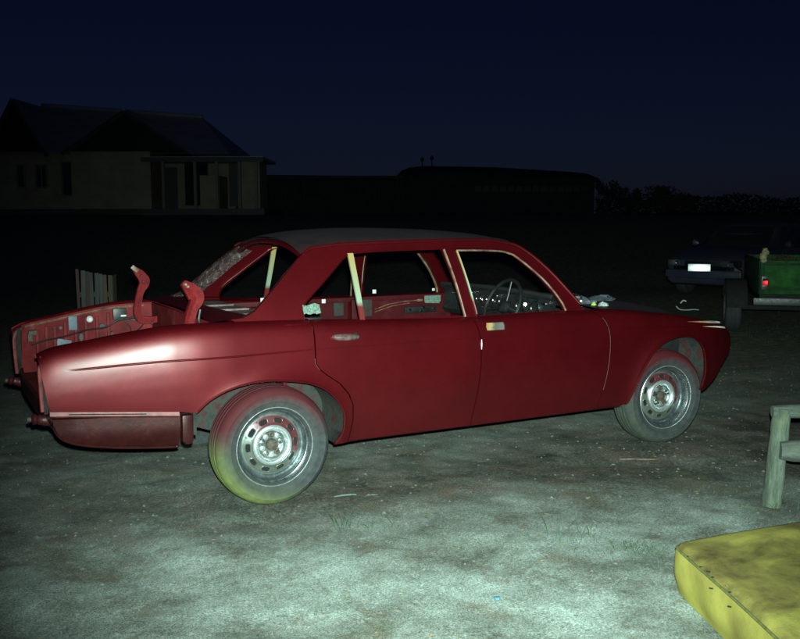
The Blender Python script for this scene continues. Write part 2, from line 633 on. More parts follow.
# pale sand out in the open, darker damp soil in a strip along the parked shell
strip = m.math('ADD', y, m.math('ADD', m.math('MULTIPLY', x, .36), m.math('ADD', m.math('MULTIPLY', m.math('SUBTRACT', big, .5), 2.6), m.math('MULTIPLY', m.math('SUBTRACT', mid, .5), 1.1))))
mr = m.n.new('ShaderNodeMapRange'); mr.clamp = True
mr.inputs[1].default_value = -1.45; mr.inputs[2].default_value = -.50
m.l.new(strip, mr.inputs[0])
soft = m.noise(1.9, 4, .55, dist=.5)
tone = m.math('ADD', m.math('MULTIPLY', soft, .42), m.math('ADD', m.math('MULTIPLY', mid, .34), m.math('MULTIPLY', fine, .24)))
sand = m.ramp(tone, [(.39, (.085, .090, .074)), (.48, (.190, .212, .186)), (.58, (.285, .328, .300))])
soil = m.ramp(m.math('ADD', m.math('MULTIPLY', tone, .7), m.math('MULTIPLY', fine, .3)), [(.38, (.024, .024, .019)), (.48, (.068, .068, .055)), (.60, (.160, .165, .140))])
c = m.mix(mr.outputs[0], sand, soil)
# paler ground under the shell itself
und = m.n.new('ShaderNodeMapRange'); und.clamp = True
und.inputs[1].default_value = -.75; und.inputs[2].default_value = -.10
m.l.new(m.math('ADD', y, m.math('MULTIPLY', m.math('SUBTRACT', mid, .5), 1.2)), und.inputs[0])
c = m.mix(und.outputs[0], c, m.ramp(tone, [(.38, (.075, .082, .070)), (.58, (.20, .222, .195))]))
# leaf-litter brown and weak green moss patches
br = m.ramp(m.noise(2.4, 6, .72), [(.52, 0.0), (.64, .75)])
c = m.mix(br, c, (.115, .098, .070))
gr = m.ramp(m.noise(2.3, 6, .72, stretch=(1, 1.2, 1)), [(.57, 0.0), (.74, .50)])
c = m.mix(gr, c, (.085, .130, .060))
# red overspray that settled on the soil beside the shell
ov = m.math('ADD', y, m.math('MULTIPLY', m.math('SUBTRACT', m.noise(2.6, 5), .5), .9))
ovr = m.ramp(m.math('ADD', ov, 2.0), [(.55, 0.0), (.95, .30)])
c = m.mix(m.math('MULTIPLY', ovr, m.ramp(mid, [(.45, 0.0), (.6, 1.0)])), c, (.12, .05, .045))
sp = m.ramp(grit, [(.37, .50), (.5, 1.0), (.63, 1.5)])
c = m.mix(1.0, c, sp, 'MULTIPLY')
sp2_ = m.ramp(m.noise(75, 5, .8), [(.38, .72), (.5, 1.0), (.62, 1.28)])
c = m.mix(1.0, c, sp2_, 'MULTIPLY')
# beyond the yard: dull grass
dist = m.math('ADD', m.math('MULTIPLY', x, float(FH[0])), m.math('MULTIPLY', y, float(FH[1])))
far = m.n.new('ShaderNodeMapRange'); far.clamp = True
far.inputs[1].default_value = 2.4; far.inputs[2].default_value = 7.0
m.l.new(m.math('ADD', dist, m.math('MULTIPLY', big, 2.0)), far.inputs[0])
grass = m.ramp(m.noise(9, 6, .75), [(.3, (.045, .048, .034)), (.52, (.135, .130, .090)), (.72, (.30, .28, .20))])
c = m.mix(far.outputs[0], c, grass)
m.color(c)
hb = m.math('ADD', m.math('MULTIPLY', fine, .35), m.math('MULTIPLY', grit, .8))
m.bump(hb, .45, .006)
ground.data.materials.append(m.m)

# ------------------------------------------------------------------ the red car shell
car = empty('car_shell', (0, 0, 0), 0, 'stripped dark red saloon car shell on steel wheels with bootlid missing', 'car')

Wf = pchip([-1.20, -1.10, -.95, -.80, -.65, -.50, -.35, -.2, .3, 1.3, 2.3, 2.87, 3.1, 3.25, 3.4, 3.5, 3.58, 3.64],
           [.724, .742, .767, .793, .822, .851, .872, .882, .886, .889, .886, .882, .868, .846, .805, .765, .720, .670])
ZTf = pchip([-1.16, -1.08, -.92, -.71, -.5, -.34, .19, .77, 1.3, 1.9, 2.16, 2.3, 2.74, 3.1, 3.3, 3.45, 3.6, 3.66],
            [.882, .918, .946, .982, 1.008, 1.013, 1.002, .977, .962, .966, .958, .956, .914, .862, .825, .795, .755, .735])
ZCf = pchip([-1.05, -.49, -.285, .24, 1.3, 2.28, 2.92, 3.3, 3.6], [.812, .838, .840, .848, .846, .835, .816, .786, .745])
CAf = pchip([-1.02, -.86, -.4, .1, .35, 2.2, 2.7, 3.3, 3.6], [0, .0040, .0040, .0028, .0010, .0010, .0026, .0040, .0040])
Af = pchip([0, .004, .012, .03, .06, .10, .14, .18, .24, .30, .6],
           [-.088, -.066, -.050, -.033, -.020, -.0105, -.0045, -.0005, .003, .004, .004])
Bf = pchip([.28, .35, .45, .55, .65, .72, .8], [-.062, -.043, -.0215, -.0085, -.0015, 0, 0])
RARCH = (0.005, .33, .395, .370)
FARCH = (2.845, .36, .335, .390)


def arch_d(x, z, A):
    xc, zc, a, b = A
    zz = max(z - zc, 0) / b if z > zc else (z - zc) / (b * 2.2)
    return (math.sqrt(((x-xc)/a)**2 + zz*zz) - 1) * min(a, b)


def ys(x, z):
    """half width of the body side"""
    w = Wf(x)
    t = max(0.0, ZTf(x) - z)
    y = w + Af(t) + Bf(z)
    d = z - ZCf(x)
    a = CAf(x)
    y -= a * math.exp(-(d/.0024)**2)
    for A in (RARCH, FARCH):
        if abs(x - A[0]) < .75:
            q = max(0.0, arch_d(x, z, A))
            y += .024 * math.exp(-(q/.045)**1.3)
    return y


def side_fn(s):
    return lambda x, z: (x, s*ys(x, z), z)


def side_hem(s, t=.016):
    return lambda q, p: (q[0], q[1] - s*t, q[2])


def crease_lines(x0, x1):
    xs_ = np.arange(x0, x1, .02)
    return [[(x, ZCf(x)+d) for x in xs_] for d in (.007, .0035, .0017, 0, -.0017, -.0035, -.007)]


def top_pts(x0, x1):
    pts = []
    for x in np.arange(x0, x1, .03):
        zt = ZTf(x)
        pts += [(x, zt - .004), (x, zt - .010), (x, zt - .020), (x, zt-.033)]
    return pts


def arch_pts(A, lo=-0.25, hi=PI+.25):
    xc, zc, a, b = A
    pts = []
    for q in (.012, .026, .045, .07):
        for th in np.arange(lo, hi, .07):
            cz = math.sin(th)
            bb = b if cz > 0 else b*2.2
            k = 1 + q/min(a, b)
            pts.append((xc + a*k*math.cos(th), zc + bb*k*cz))
    return pts


r_arch = catmull([(-.412, .562), (-.393, .585), (-.335, .632), (-.236, .677), (-.1, .703), (.04, .699), (.183, .673), (.285, .627), (.359, .558), (.400, .483), (.402, .40), (.385, .345), (.352, .305)], 4)
door_edge_r = [(.236, 1.0), (.236, .90), (.235, .80), (.240, .765), (.262, .735), (.295, .708), (.378, .649), (.432, .585), (.458, .52), (.462, .44), (.450, .36), (.440, .305)]
GAP = .0042
a_seam = catmull([(2.165, .957), (2.215, .930), (2.255, .890), (2.280, .83), (2.287, .763), (2.283, .66), (2.275, .567), (2.258, .46), (2.242, .385), (2.232, .318)], 4)
b_seam = catmull([(1.268, .960), (1.290, .88), (1.297, .80), (1.293, .65), (1.28, .52), (1.262, .40), (1.255, .308)], 4)
f_arch = catmull([(2.475, .318), (2.490, .36), (2.520, .46), (2.575, .57), (2.665, .68), (2.79, .738), (2.926, .750), (3.05, .725), (3.135, .655), (3.165, .56), (3.168, .46), (3.150, .352)], 4)
nose = catmull([(3.640, .735), (3.640, .69), (3.60, .635), (3.545, .59), (3.44, .53), (3.335, .415), (3.25, .36), (3.174, .344)], 4)


def topline(x0, x1, n=24):
    return [(x, ZTf(x)) for x in np.linspace(x0, x1, n)]


CARPARTS = {}
for s, side in ((-1, 'near'), (1, 'far')):
    # rear quarter panel
    ol = [(x, ZTf(x)) for x in np.linspace(-1.145, .236-GAP, 40)]
    ol += [(p[0]-GAP, p[1]) for p in door_edge_r[1:]]
    ol += list(reversed(r_arch))
    ol += [(-.50, .575), (-.8, .595), (-1.10, .615)]
    ol += [(-1.115, .66), (-1.125, .74), (-1.137, .82)]
    q = panel(ol, side_fn(s), grid=.022, hem=side_hem(s), lines=crease_lines(-1.02, .22), extra=top_pts(-1.1, .22) + arch_pts(RARCH, .2, 2.9))
    qp = q.build('quarter_panel', M_RED, car, angle=60)
    # doors
    ol = [(p[0]+GAP, p[1]) for p in topline(.236, 1.268, 20)]
    ol += [(p[0]-GAP, p[1]) for p in b_seam[1:]]
    ol += [(.9, .312), (.443, .312)]
    ol += [(p[0]+GAP, p[1]) for p in reversed(door_edge_r[1:-1])]
    hole = [(.349+.012*math.cos(0), .0)]
    hx, hz = .42, .905
    rd = panel(ol, side_fn(s), grid=.035, hem=side_hem(s), lines=crease_lines(.26, 1.27), extra=top_pts(.26, 1.25) + arch_pts(RARCH, -.2, .9)).build('rear_door', M_RED, car, angle=60)
    ol = [(p[0]+GAP, p[1]) for p in topline(1.268, 2.165, 20)]
    ol += [(p[0]-GAP, p[1]) for p in a_seam[1:]]
    ol += [(1.7, .310)]
    ol += [(p[0]+GAP, p[1]) for p in reversed(b_seam[1:])]
    # rectangular opening left by the missing handle
    hole = [(1.35, .882), (1.482, .880), (1.486, .905), (1.480, .925), (1.352, .927), (1.345, .905)]
    fd = panel(ol, side_fn(s), holes=[hole], grid=.035, hem=side_hem(s), lines=crease_lines(1.3, 2.27), extra=top_pts(1.3, 2.16)).build('front_door', M_RED, car, angle=60)
    # handle pocket of the front door
    hp = MB()
    hp.box((1.415, s*(ys(1.415, .905)-.028), .904), (.17, .016, .07))
    hp.build('handle_pocket', M_POCK, fd)
    # remaining handle of the rear door
    if True:
        yy = ys(.42, .905)
        h = MB()
        pth = [(.352, s*(yy-.006), .908), (.358, s*(yy+.012), .908), (.375, s*(yy+.020), .907), (.42, s*(yy+.022), .905), (.455, s*(yy+.020), .904), (.470, s*(yy+.014), .903)]
        h.tube(pth, [.014, .022, .026, .027, .025, .018], 12, flat=.75)
        hd = h.build('door_handle', M_HANDLE, rd)
        h = MB()
        h.lathe([(.0, .026), (.010, .026), (.016, .020), (.018, .0), (.017, -.01)], 20, 'y', (0, 0, 0))
        for i, p in enumerate(h.v):
            h.v[i] = (p[0]+.482, s*(yy - .004 + p[1]), p[2]+.9035)
        h.build('lock_button', M_ALU, hd)
    # front wing
    ol = [(p[0]+GAP, p[1]) for p in a_seam]
    ol = [(2.172, .957)] + topline(2.20, 3.640, 40)
    ol += nose[1:]
    ol += list(reversed(f_arch))
    ol += [(2.36, .318), (2.240, .320)]
    ol += [(p[0]+GAP, p[1]) for p in reversed(a_seam[1:-1])]
    fwg = panel(ol, side_fn(s), grid=.03, hem=side_hem(s), lines=crease_lines(2.3, 3.6), extra=top_pts(2.25, 3.6) + arch_pts(FARCH, 0, PI)).build('front_wing', M_RED, car, angle=60)
    # glints along the brow of the wing, painted as pale streaks
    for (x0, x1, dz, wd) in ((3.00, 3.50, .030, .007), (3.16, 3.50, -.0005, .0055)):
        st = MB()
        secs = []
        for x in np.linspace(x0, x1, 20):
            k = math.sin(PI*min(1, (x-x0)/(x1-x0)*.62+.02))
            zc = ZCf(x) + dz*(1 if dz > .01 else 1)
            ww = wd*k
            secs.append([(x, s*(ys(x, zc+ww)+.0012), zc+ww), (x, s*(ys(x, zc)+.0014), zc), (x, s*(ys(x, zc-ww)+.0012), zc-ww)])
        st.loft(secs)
        st.build('wing_glint', M_GLINT, fwg)
    # rolled top flange of the wing, down to the bonnet gutter
    fl = MB()
    secs = []
    for x in np.linspace(2.2, 3.63, 40):
        w = Wf(x)-.088; zt = ZTf(x)
        secs.append([(x, s*w, zt), (x, s*(w-.015), zt+.001), (x, s*(w-.035), zt-.002), (x, s*(w-.042), zt-.014), (x, s*(w-.062), zt-.016)])
    fl.loft(secs)
    fl.build('wing_flange', M_RED, fwg, angle=50)
    # rolled top flange of the quarter, with the boot gutter
    fl = MB()
    secs = []
    for x in np.linspace(-1.145, -.20, 30):
        w = Wf(x)-.088; zt = ZTf(x)
        secs.append([(x, s*w, zt), (x, s*(w-.012), zt+.002), (x, s*(w-.022), zt-.003), (x, s*(w-.027), zt-.022), (x, s*(w-.050), zt-.026), (x, s*(w-.054), zt-.006), (x, s*(w-.058), zt-.006)])
    fl.loft(secs)
    fl.build('boot_gutter', M_RED, qp, angle=50)
    fl = MB()
    secs = []
    for x in np.linspace(-.21, .24, 12):
        w = Wf(x)-.088; zt = ZTf(x)
        secs.append([(x, s*w, zt), (x, s*(w-.03), zt+.004), (x, s*(w-.09), zt+.014)])
    fl.loft(secs)
    fl.build('shoulder_top', M_RED, qp, angle=50)
    # sill
    sl = MB()
    secs = []
    for x in np.linspace(.44, 2.46, 20):
        y0 = ys(x, .315)
        secs.append([(x, s*(y0-.012), .335), (x, s*(y0-.016), .312), (x, s*(y0-.030), .298), (x, s*(y0-.075), .292), (x, s*(y0-.085), .33)])
    sl.loft(secs, caps=True, closed=True)
    sl.build('sill', M_RED, car, angle=50)
    # lower rear strip under the quarter and the fuel tank behind the wheel
    sl = MB()
    secs = []
    for x in np.linspace(-1.105, -.50, 14):
        zb = .552 + (-.50-x)*.062
        y0 = ys(x, .62)
        secs.append([(x, s*(y0-.022), zb+.035), (x, s*(y0-.004), zb+.026), (x, s*(y0-.003), zb+.004), (x, s*(y0-.02), zb-.008), (x, s*(y0-.10), zb-.010)])
    sl.loft(secs, caps=True)
    sp_ = sl.build('rear_strip', M_STRIP, car, angle=50)
    ch = MB()
    ch.tube([(x, s*(ys(x, .62)+.0005), .566 + (-.50-x)*.062) for x in np.linspace(-1.02, -.66, 12)], .0035, 6)
    ch.build('chrome_bead', M_CHROME, sp_)
    tk = MB()
    poly = catmull([(-1.09, .565), (-1.075, .50), (-1.03, .455), (-.94, .425), (-.75, .395), (-.53, .378), (-.50, .38), (-.49, .40), (-.49, .56)], 4)
    def tank_y(x, z):
        d = min(abs(z-.375), .12)
        return ys(x, .60) - .030 - .055*max(0, (.50-z)/.12)**2 - .02*max(0, (-.85-x)/.2)**2
    panel(poly, lambda x, z: (x, s*tank_y(x, z), z), grid=.03, hem=lambda q_, p_: (q_[0], q_[1]-s*.30, q_[2]+.01), mb=tk)
    tko = tk.build('fuel_tank', M_TANK, car, angle=50)
    rl = MB()
    rl.tube([(p[0], s*(tank_y(*p)+.004), p[1]-.002) for p in poly[2:-5]], .006, 6)
    rl.build('tank_rim', M_TANK, tko)
    br_ = MB()
    br_.box((-.452, s*.805, .478), (.060, .05, .145), bevel=.014)
    br_.box((-.445, s*.79, .415), (.045, .05, .05), bevel=.015)
    br_.build('tank_bracket', M_TANK, car)
    # wheel housings
    for A, arch, nm in ((RARCH, r_arch, 'rear'), (FARCH, f_arch, 'front')):
        hs = MB()
        secs = []
        xc = A[0]
        base = [(arch[0][0]-(.0 if nm == 'rear' else .02), .44 if nm == 'rear' else .30)] + list(arch) + [(arch[-1][0]+.02, .30)]
        for yo, k in ((-.018, 1.0), (-.03, 1.03), (-.20, 1.05), (-.34, 1.03)):
            secs.append([(xc + (p[0]-xc)*k, s*(ys(p[0], max(p[1], .33))+yo), .30 + (p[1]-.30)*k) for p in base])
        hs.loft(secs)
        n = len(base)
        last = secs[-1]
        hs.add([(p[0], p[1], p[2]) for p in last] + [(xc, last[n//2][1], .30)], [(i, i+1, n) for i in range(n-1)])
        hs.build('wheel_housing', M_HOUS, car)
    for arch, par in ((r_arch, qp), (f_arch, fwg)):
        al = MB()
        al.tube([(p[0], s*(ys(p[0], p[1])+.0005), p[1]+.0015) for p in arch[1:-1]], .0058, 8)
        al.build('arch_lip', M_RED, par)
    for seam, lo, hi, par in ((a_seam, 6, 30, fwg), (door_edge_r, 2, 5, qp)):  # light caught on the seam edges, drawn as paler lines
        al = MB()
        al.tube([(p[0]+(GAP if par is fwg else -GAP), s*(ys(p[0], p[1])-.0004), p[1]) for p in seam[lo:hi]], .0013, 6)
        al.build('edge_glint', M_EDGE, par)
    # cabin side: pillars and roof rail on the inward-leaning plane
    def cab(x, z, s=s):
        return (x, s*(.785 - (z-1.0)*.475 + .018*math.sin(PI*min(1, max(0, (z-.97)/.42)))), z)
    ol = [(-.20, ZTf(-.2)+.012), (-.13, 1.028), (-.063, 1.058), (.046, 1.155), (.152, 1.252), (.235, 1.322), (.285, 1.362), (.33, 1.382), (.58, 1.402), (1.187, 1.414), (1.5, 1.412), (1.62, 1.398), (1.755, 1.362), (1.925, 1.222), (2.105, 1.000), (2.14, .955)]
    ol += [(x, ZTf(x)-.012) for x in np.linspace(2.1, -.15, 20)]
    h1 = [(.214, .998), (.208, 1.035), (.220, 1.074), (.346, 1.181), (.495, 1.303), (.554, 1.343), (.62, 1.353), (.75, 1.360), (1.188, 1.366), (1.197, 1.350), (1.247, .972), (.8, .980)]
    h2 = [(1.280, 1.364), (1.461, 1.361), (1.60, 1.352), (1.650, 1.342), (1.712, 1.314), (1.861, 1.177), (1.969, 1.03), (1.997, .970), (1.6, .968), (1.318, .968)]
    # keep the openings clear of the belt: cut through the lower edge
    cb = panel(ol, cab, holes=[h1, h2], grid=.035, hem=lambda q_, p_: (q_[0], q_[1]-s*.035, q_[2]-.006))
    cs = cb.build('cabin_side', M_RED, car, angle=50)
    # window channels
    def chan(path, r, mat, name, off=.006, flat=.6):
        c_ = MB()
        c_.tube([(cab(*p)[0], cab(*p)[1]+s*off, cab(*p)[2]) for p in resample(path, .04, False)], r, 8, flat=flat)
        return c_.build(name, mat, cs)
    chan(catmull([(1.320, .965), (1.300, 1.16), (1.284, 1.352)], 4), .0085, M_BAR, 'window_channel')
    chan(catmull([(1.284, 1.354), (1.461, 1.351), (1.60, 1.343), (1.655, 1.330), (1.712, 1.302), (1.861, 1.165), (1.960, 1.03), (1.987, .965)], 4), .011, M_CHAN, 'window_channel')
    chan(catmull([(1.235, .965), (1.214, 1.16), (1.194, 1.36)], 4), .010, M_CHAN, 'window_channel')
    chan(catmull([(.213, 1.0), (.224, 1.078), (.348, 1.184), (.497, 1.306), (.556, 1.343), (.75, 1.358), (1.19, 1.364)], 3), .006, M_RED, 'window_channel', 0)
    # quarter-light divider bar in the rear door
    d_ = MB()
    d_.loft([[(x+dx, s*(.785-(z-1)*.475+dy), z) for dx, dy in ((-w_, 0), (-w_, .014), (w_, .014), (w_, 0))] for x, z, w_ in ((.557, .97, .015), (.562, 1.10, .015), (.5645, 1.2, .016), (.566, 1.352, .017))], closed=True, caps=True)
    d_.build('divider_bar', M_BAR, rd)
    # inner door skins
    for (x0, x1, par) in ((.48, 1.20, rd), (1.34, 2.10, fd)):
        poly = [(x0, .36), (x1, .36), (x1, .935), (x0, .935)]
        xm = (x0+x1)/2
        holes = [catmull([(x0+.08, .50), (xm-.05, .48), (xm-.04, .68), (x0+.12, .72)], 5, True), catmull([(xm+.04, .50), (x1-.08, .50), (x1-.10, .66), (xm+.05, .70)], 5, True)]
        panel(poly, lambda x, z, s=s: (x, s*(.775+.02*math.sin((z-.36)*5)), z), holes=holes, grid=.06, hem=lambda q_, p_, s=s: (q_[0], q_[1]+s*.012, q_[2])).build('inner_skin', M_REDIN, par)
    # inner waist rail
    w_ = MB()
    w_.box((1.2, s*.765, .945), (1.9, .03, .035), bevel=.006)
    w_.build('waist_rail', M_REDIN, car)
    # inner sill / floor side
    # inner wing
    iw = MB()
    secs = []
    for x in np.linspace(2.2, 3.5, 20):
        zt = ZTf(x)-.022
        w = min(Wf(x)-.148, .72)
        secs.append([(x, s*w, zt), (x, s*(w-.03), zt-.06), (x, s*(w-.10), .62), (x, s*(w-.14), .40)])
    iw.loft(secs)
    iw.build('inner_wing', M_DARK, car)

# roof
rf = MB()
secs = []
zc_f = pchip([.20, .27, .38, .55, .86, 1.2, 1.6, 1.85, 1.95], [1.405, 1.432, 1.458, 1.478, 1.489, 1.482, 1.456, 1.420, 1.395])
NS = 33
for u in np.linspace(0, 1, 44):
    sec = []
    for k in range(NS):
        v = -1 + 2*k/(NS-1)
        yv = v*.610
        xr = .265 + .02*(1-v*v) - .0
        xf = 1.735 + .14*(1-v*v)
        x = xr + (xf-xr)*u
        zr_ = np.interp(x, [.265, .33, .58, 1.187, 1.5, 1.62, 1.76], [1.352, 1.383, 1.405, 1.417, 1.415, 1.401, 1.362])
        zz = zr_ + (zc_f(x) - zr_)*(1-abs(v)**2.3)
        sec.append((x, yv, zz))
    secs.append(sec)
rf.loft(secs)
roof = rf.build('roof', M_ROOF, car, angle=60)
for s in (-1, 1):   # drip rail
    dr = MB()
    pts = [(.285, 1.362), (.33, 1.384), (.45, 1.398), (.58, 1.405), (1.187, 1.417), (1.5, 1.415), (1.62, 1.401), (1.755, 1.365), (1.925, 1.226), (2.105, 1.002)]
    dr.tube([(p[0], s*(.785-(p[1]-1)*.475 + .020), p[1]) for p in catmull(pts, 4)], .009, 8)
    dr.build('drip_rail', M_RED, roof)
# headlining side under roof
hl = MB()
hl.loft([[(p[0], p[1]*.97, p[2]-.028) for p in sec] for sec in secs[1:-1]])
hl.build('roof_lining', M_DARK, roof)
for xh, zh in ((.30, 1.40), (1.83, 1.385)):
    hb_ = MB()
    pts = []
    for v in np.linspace(-1, 1, 17):
        pts.append((xh + (.0 if xh < 1 else (.0-.12*v*v)), v*.59, (1.432 if xh < 1 else 1.418) - (.085 if xh < 1 else .045)*abs(v)**2.3 - .022))
    hb_.tube(pts, .022, 8, flat=.7)
    hb_.build('roof_header', M_RED, roof)

# rear deck between backlight and boot, parcel shelf, bulkhead
dk = MB()
secs = []
for v in np.linspace(-1, 1, 21):
    y = v*.755
    xr = -.30 + .03*(1-v*v); xm = -.11 + .075*abs(v)**3 - .03*(1-v*v)
    secs.append([(xr, y, 1.012+.012*(1-v*v)), ((xr+xm)/2, y, 1.022+.014*(1-v*v)), (xm, y, 1.030+.010*(1-v*v)), (xm+.02, y*.985, 1.018)])
dk.loft(secs)
dk.build('rear_deck', M_RED, car)
sh = MB()
secs = []
for v in np.linspace(-1, 1, 15):
    y = v*.73
    secs.append([(-.12, y, 1.005), (.05, y, .992), (.20, y, .985), (.215, y, .965)])
sh.loft(secs)
m = Mat('parcel_shelf', (.16, .10, .10), .75)
m.color(m.ramp(m.noise(12, 6, .7, stretch=(1, .3, 1)), [(.3, (.05, .012, .014)), (.55, (.14, .085, .085)), (.8, (.24, .19, .19))]))
sh.build('parcel_shelf', m.m, car)
for v in (-.3, .0, .3):
    rb = MB(); rb.box((.05, v, .999), (.20, .10, .012), bevel=.004); rb.build('shelf_swage', m.m, car)
bh = MB()
bh.box((.13, 0, .66), (.02, 1.40, .60), bevel=.004)
bh.build('seat_bulkhead', M_REDIN, car)
bb = MB()
bb.box((-.27, 0, .80), (.02, 1.36, .40), bevel=.004)
bb.build('boot_bulkhead', M_BOOT, car)
# backlight channel with torn sealant along the far pillar
m = Mat('torn_sealant', (.10, .04, .04), .45)
m.color(m.ramp(m.noise(30, 6, .8, stretch=(1, 1, .6)), [(.40, (.018, .005, .006)), (.54, (.055, .020, .020)), (.63, (.09, .09, .08)), (.72, (.34, .40, .36))]))
m.bump(m.noise(55, 5), 1.0, .02)
M_SEAL = m.m
for s in (-1, 1):
    sl = MB()
    secs = []
    prf = [(-.135, 1.030), (-.065, 1.058), (.046, 1.155), (.152, 1.252), (.235, 1.322), (.285, 1.360)]
    for p in resample(prf, .03, False):
        yb = .785-(p[1]-1)*.475
        secs.append([(p[0], s*(yb+.002), p[1]), (p[0]+.01, s*(yb-.028), p[1]+.002), (p[0]+.045, s*(yb-.062), p[1]-.010), (p[0]+.065, s*(yb-.066), p[1]-.02), (p[0]+.10, s*(yb-.056), p[1]-.03)])
    sl.loft(secs)
    sl.build('backlight_channel', M_SEAL, car)

# torn clear plastic taped over the far side of the rear opening
m = Mat('torn_plastic', (.16, .12, .12), .22, spec=.6)
m.color(m.ramp(m.noise(24, 6, .75, stretch=(1, 1, .5)), [(.40, (.05, .025, .025)), (.60, (.14, .12, .12)), (.72, (.42, .46, .44))]))
m.l.new(m.ramp(m.noise(16, 6, .75, stretch=(1, 1, .6)), [(.38, .10), (.56, .34), (.70, .85)]), m.p.inputs['Alpha'])
m.bump(m.noise(38, 5, .7), 1.0, .02)
ps = MB()
prf = [(-.11, 1.042), (-.065, 1.064), (.046, 1.161), (.152, 1.258), (.235, 1.328), (.27, 1.350)]
secs = []
rnp = random.Random(12)
for i_, p in enumerate(resample(prf, .025, False)):
    yb = .785-(p[1]-1)*.475
    wdt = .165 + rnp.uniform(-.02, .02)
    secs.append([(p[0]+.012+.008*math.sin(i_*1.7+j*2.1), yb-.03-wdt*j/7, p[1]+.004+.008*math.sin(i_*2.3+j*1.3)) for j in range(8)])
ps.loft(secs)
ps.build('plastic_sheet', m.m, car)

# boot: far and near inner walls with pressed ribs, floor, rear frame
for s in (-1, 1):
    wl_ = MB()
    ol = [(-1.10, .60), (-.27, .60), (-.27, 1.0)] + [(x, ZTf(x)-.012) for x in np.linspace(-.3, -1.09, 14)]
    def wy(x):
        return min(.68, Wf(x)-.142)
    panel(ol, lambda x, z, s=s: (x, s*(wy(x) - .01*math.sin(z*9)), z), grid=.05, mb=wl_)
    bw = wl_.build('boot_side', M_BOOT, car)
    for k, x in enumerate((-1.00, -.945, -.895, -.83, -.765, -.70, -.63, -.56)):
        r_ = MB()
        zt = ZTf(x)-.055 - (.0 if k % 2 else .01)
        r_.box((x, s*(wy(x)-.014), (.62+zt)/2), (.022, .018, zt-.62), bevel=.006)
        r_.build('rib', M_BOOT, bw)
    lp = MB()
    lp.tube([(x, s*(wy(x)-.006), ZTf(x)-.030) for x in np.linspace(-1.07, -.33, 16)], .007, 6)
    lp.build('weld_flange', M_CHAN, bw)
bf = MB()
bf.box((-.68, 0, .595), (.86, 1.30, .02), bevel=.004)
bf.build('boot_floor', M_BOOT, car)
sp2 = MB()
sp2.lathe([(.0, .0), (.22, .0), (.235, .02), (.30, .02), (.31, .0)], 40, 'z', (-.62, .25, .606))
sp2.build('spare_well', M_DARK, car)
# stickers, grommet, black box on the far boot wall
def wall_patch(x, z, w, h, t, mat, name, rot=0.0):
    b = MB()
    b.box((x, wy(x)-.026, z), (w, t, h), Matrix.Rotation(rot, 3, 'Y'), bevel=min(.003, t*.4))
    return b.build(name, mat, bw)
wall_patch(-.785, .895, .052, .088, .006, M_STICK, 'sticker')
wall_patch(-.845, .770, .085, .052, .006, M_STICK, 'sticker', .22)
wall_patch(-.49, .935, .085, .075, .03, M_BLACK, 'vent_box')
wall_patch(-.47, .925, .035, .012, .045, M_WHITE, 'clip')
gm = MB()
gm.lathe([(.0, -.006), (.006, -.006), (.007, -.015), (.012, -.016), (.017, -.012), (.021, -.006), (.022, .0)], 24, 'y', (-.678, wy(-.678)-.022, .912))
gm.build('grommet', M_WHITE, bw)
def wall_hole(x, z, a_, b_):
    h_ = MB()
    h_.add([(x+a_*math.cos(t_), wy(x)-.0165, z+b_*math.sin(t_)) for t_ in np.linspace(0, 2*PI, 19)[:-1]] + [(x+a_*1.15*math.cos(t_), wy(x)-.010, z+b_*1.15*math.sin(t_)) for t_ in np.linspace(0, 2*PI, 19)[:-1]],
           [tuple(range(18))] + [(k, (k+1) % 18, 18+(k+1) % 18, 18+k) for k in range(18)])
    return h_.build('access_hole', M_BLACK, bw)
for hx_, hz0, a_, b_ in ((-.92, .70, .016, .030), (-.86, .87, .010, .010), (-.735, .80, .012, .026), (-.60, .86, .018, .018), (-.54, .80, .010, .022), (-.40, .90, .022, .014)):
    wall_hole(hx_, hz0, a_, b_)
lm_ = MB()
lm_.tube(catmull([(-1.04, wy(-1.04)-.03, .78), (-.96, wy(-.96)-.034, .80), (-.84, wy(-.84)-.03, .815), (-.70, wy(-.7)-.034, .845), (-.58, wy(-.58)-.03, .855), (-.50, wy(-.5)-.034, .895), (-.38, .60, .91), (-.30, .56, .87)], 6), .006, 7)
lm_.build('wiring_loom', M_BLACK, bw)
for p0, p1 in (((-.47, .64, .90), (-.44, .58, .80)), ((-.36, .60, .90), (-.40, .57, .83))):
    b = MB(); b.tube(catmull([p0, ((p0[0]+p1[0])/2+.02, (p0[1]+p1[1])/2, (p0[2]+p1[2])/2), p1], 5), .004, 6); b.build('loose_wire', M_BLACK, bw)
bk = MB()
bk.box((-1.03, wy(-1.03)-.03, .855), (.05, .05, .03), bevel=.006)
bk.box((-1.045, wy(-1.03)-.03, .825), (.03, .04, .05), bevel=.006)
bk.build('latch_bracket', M_HUB, bw)

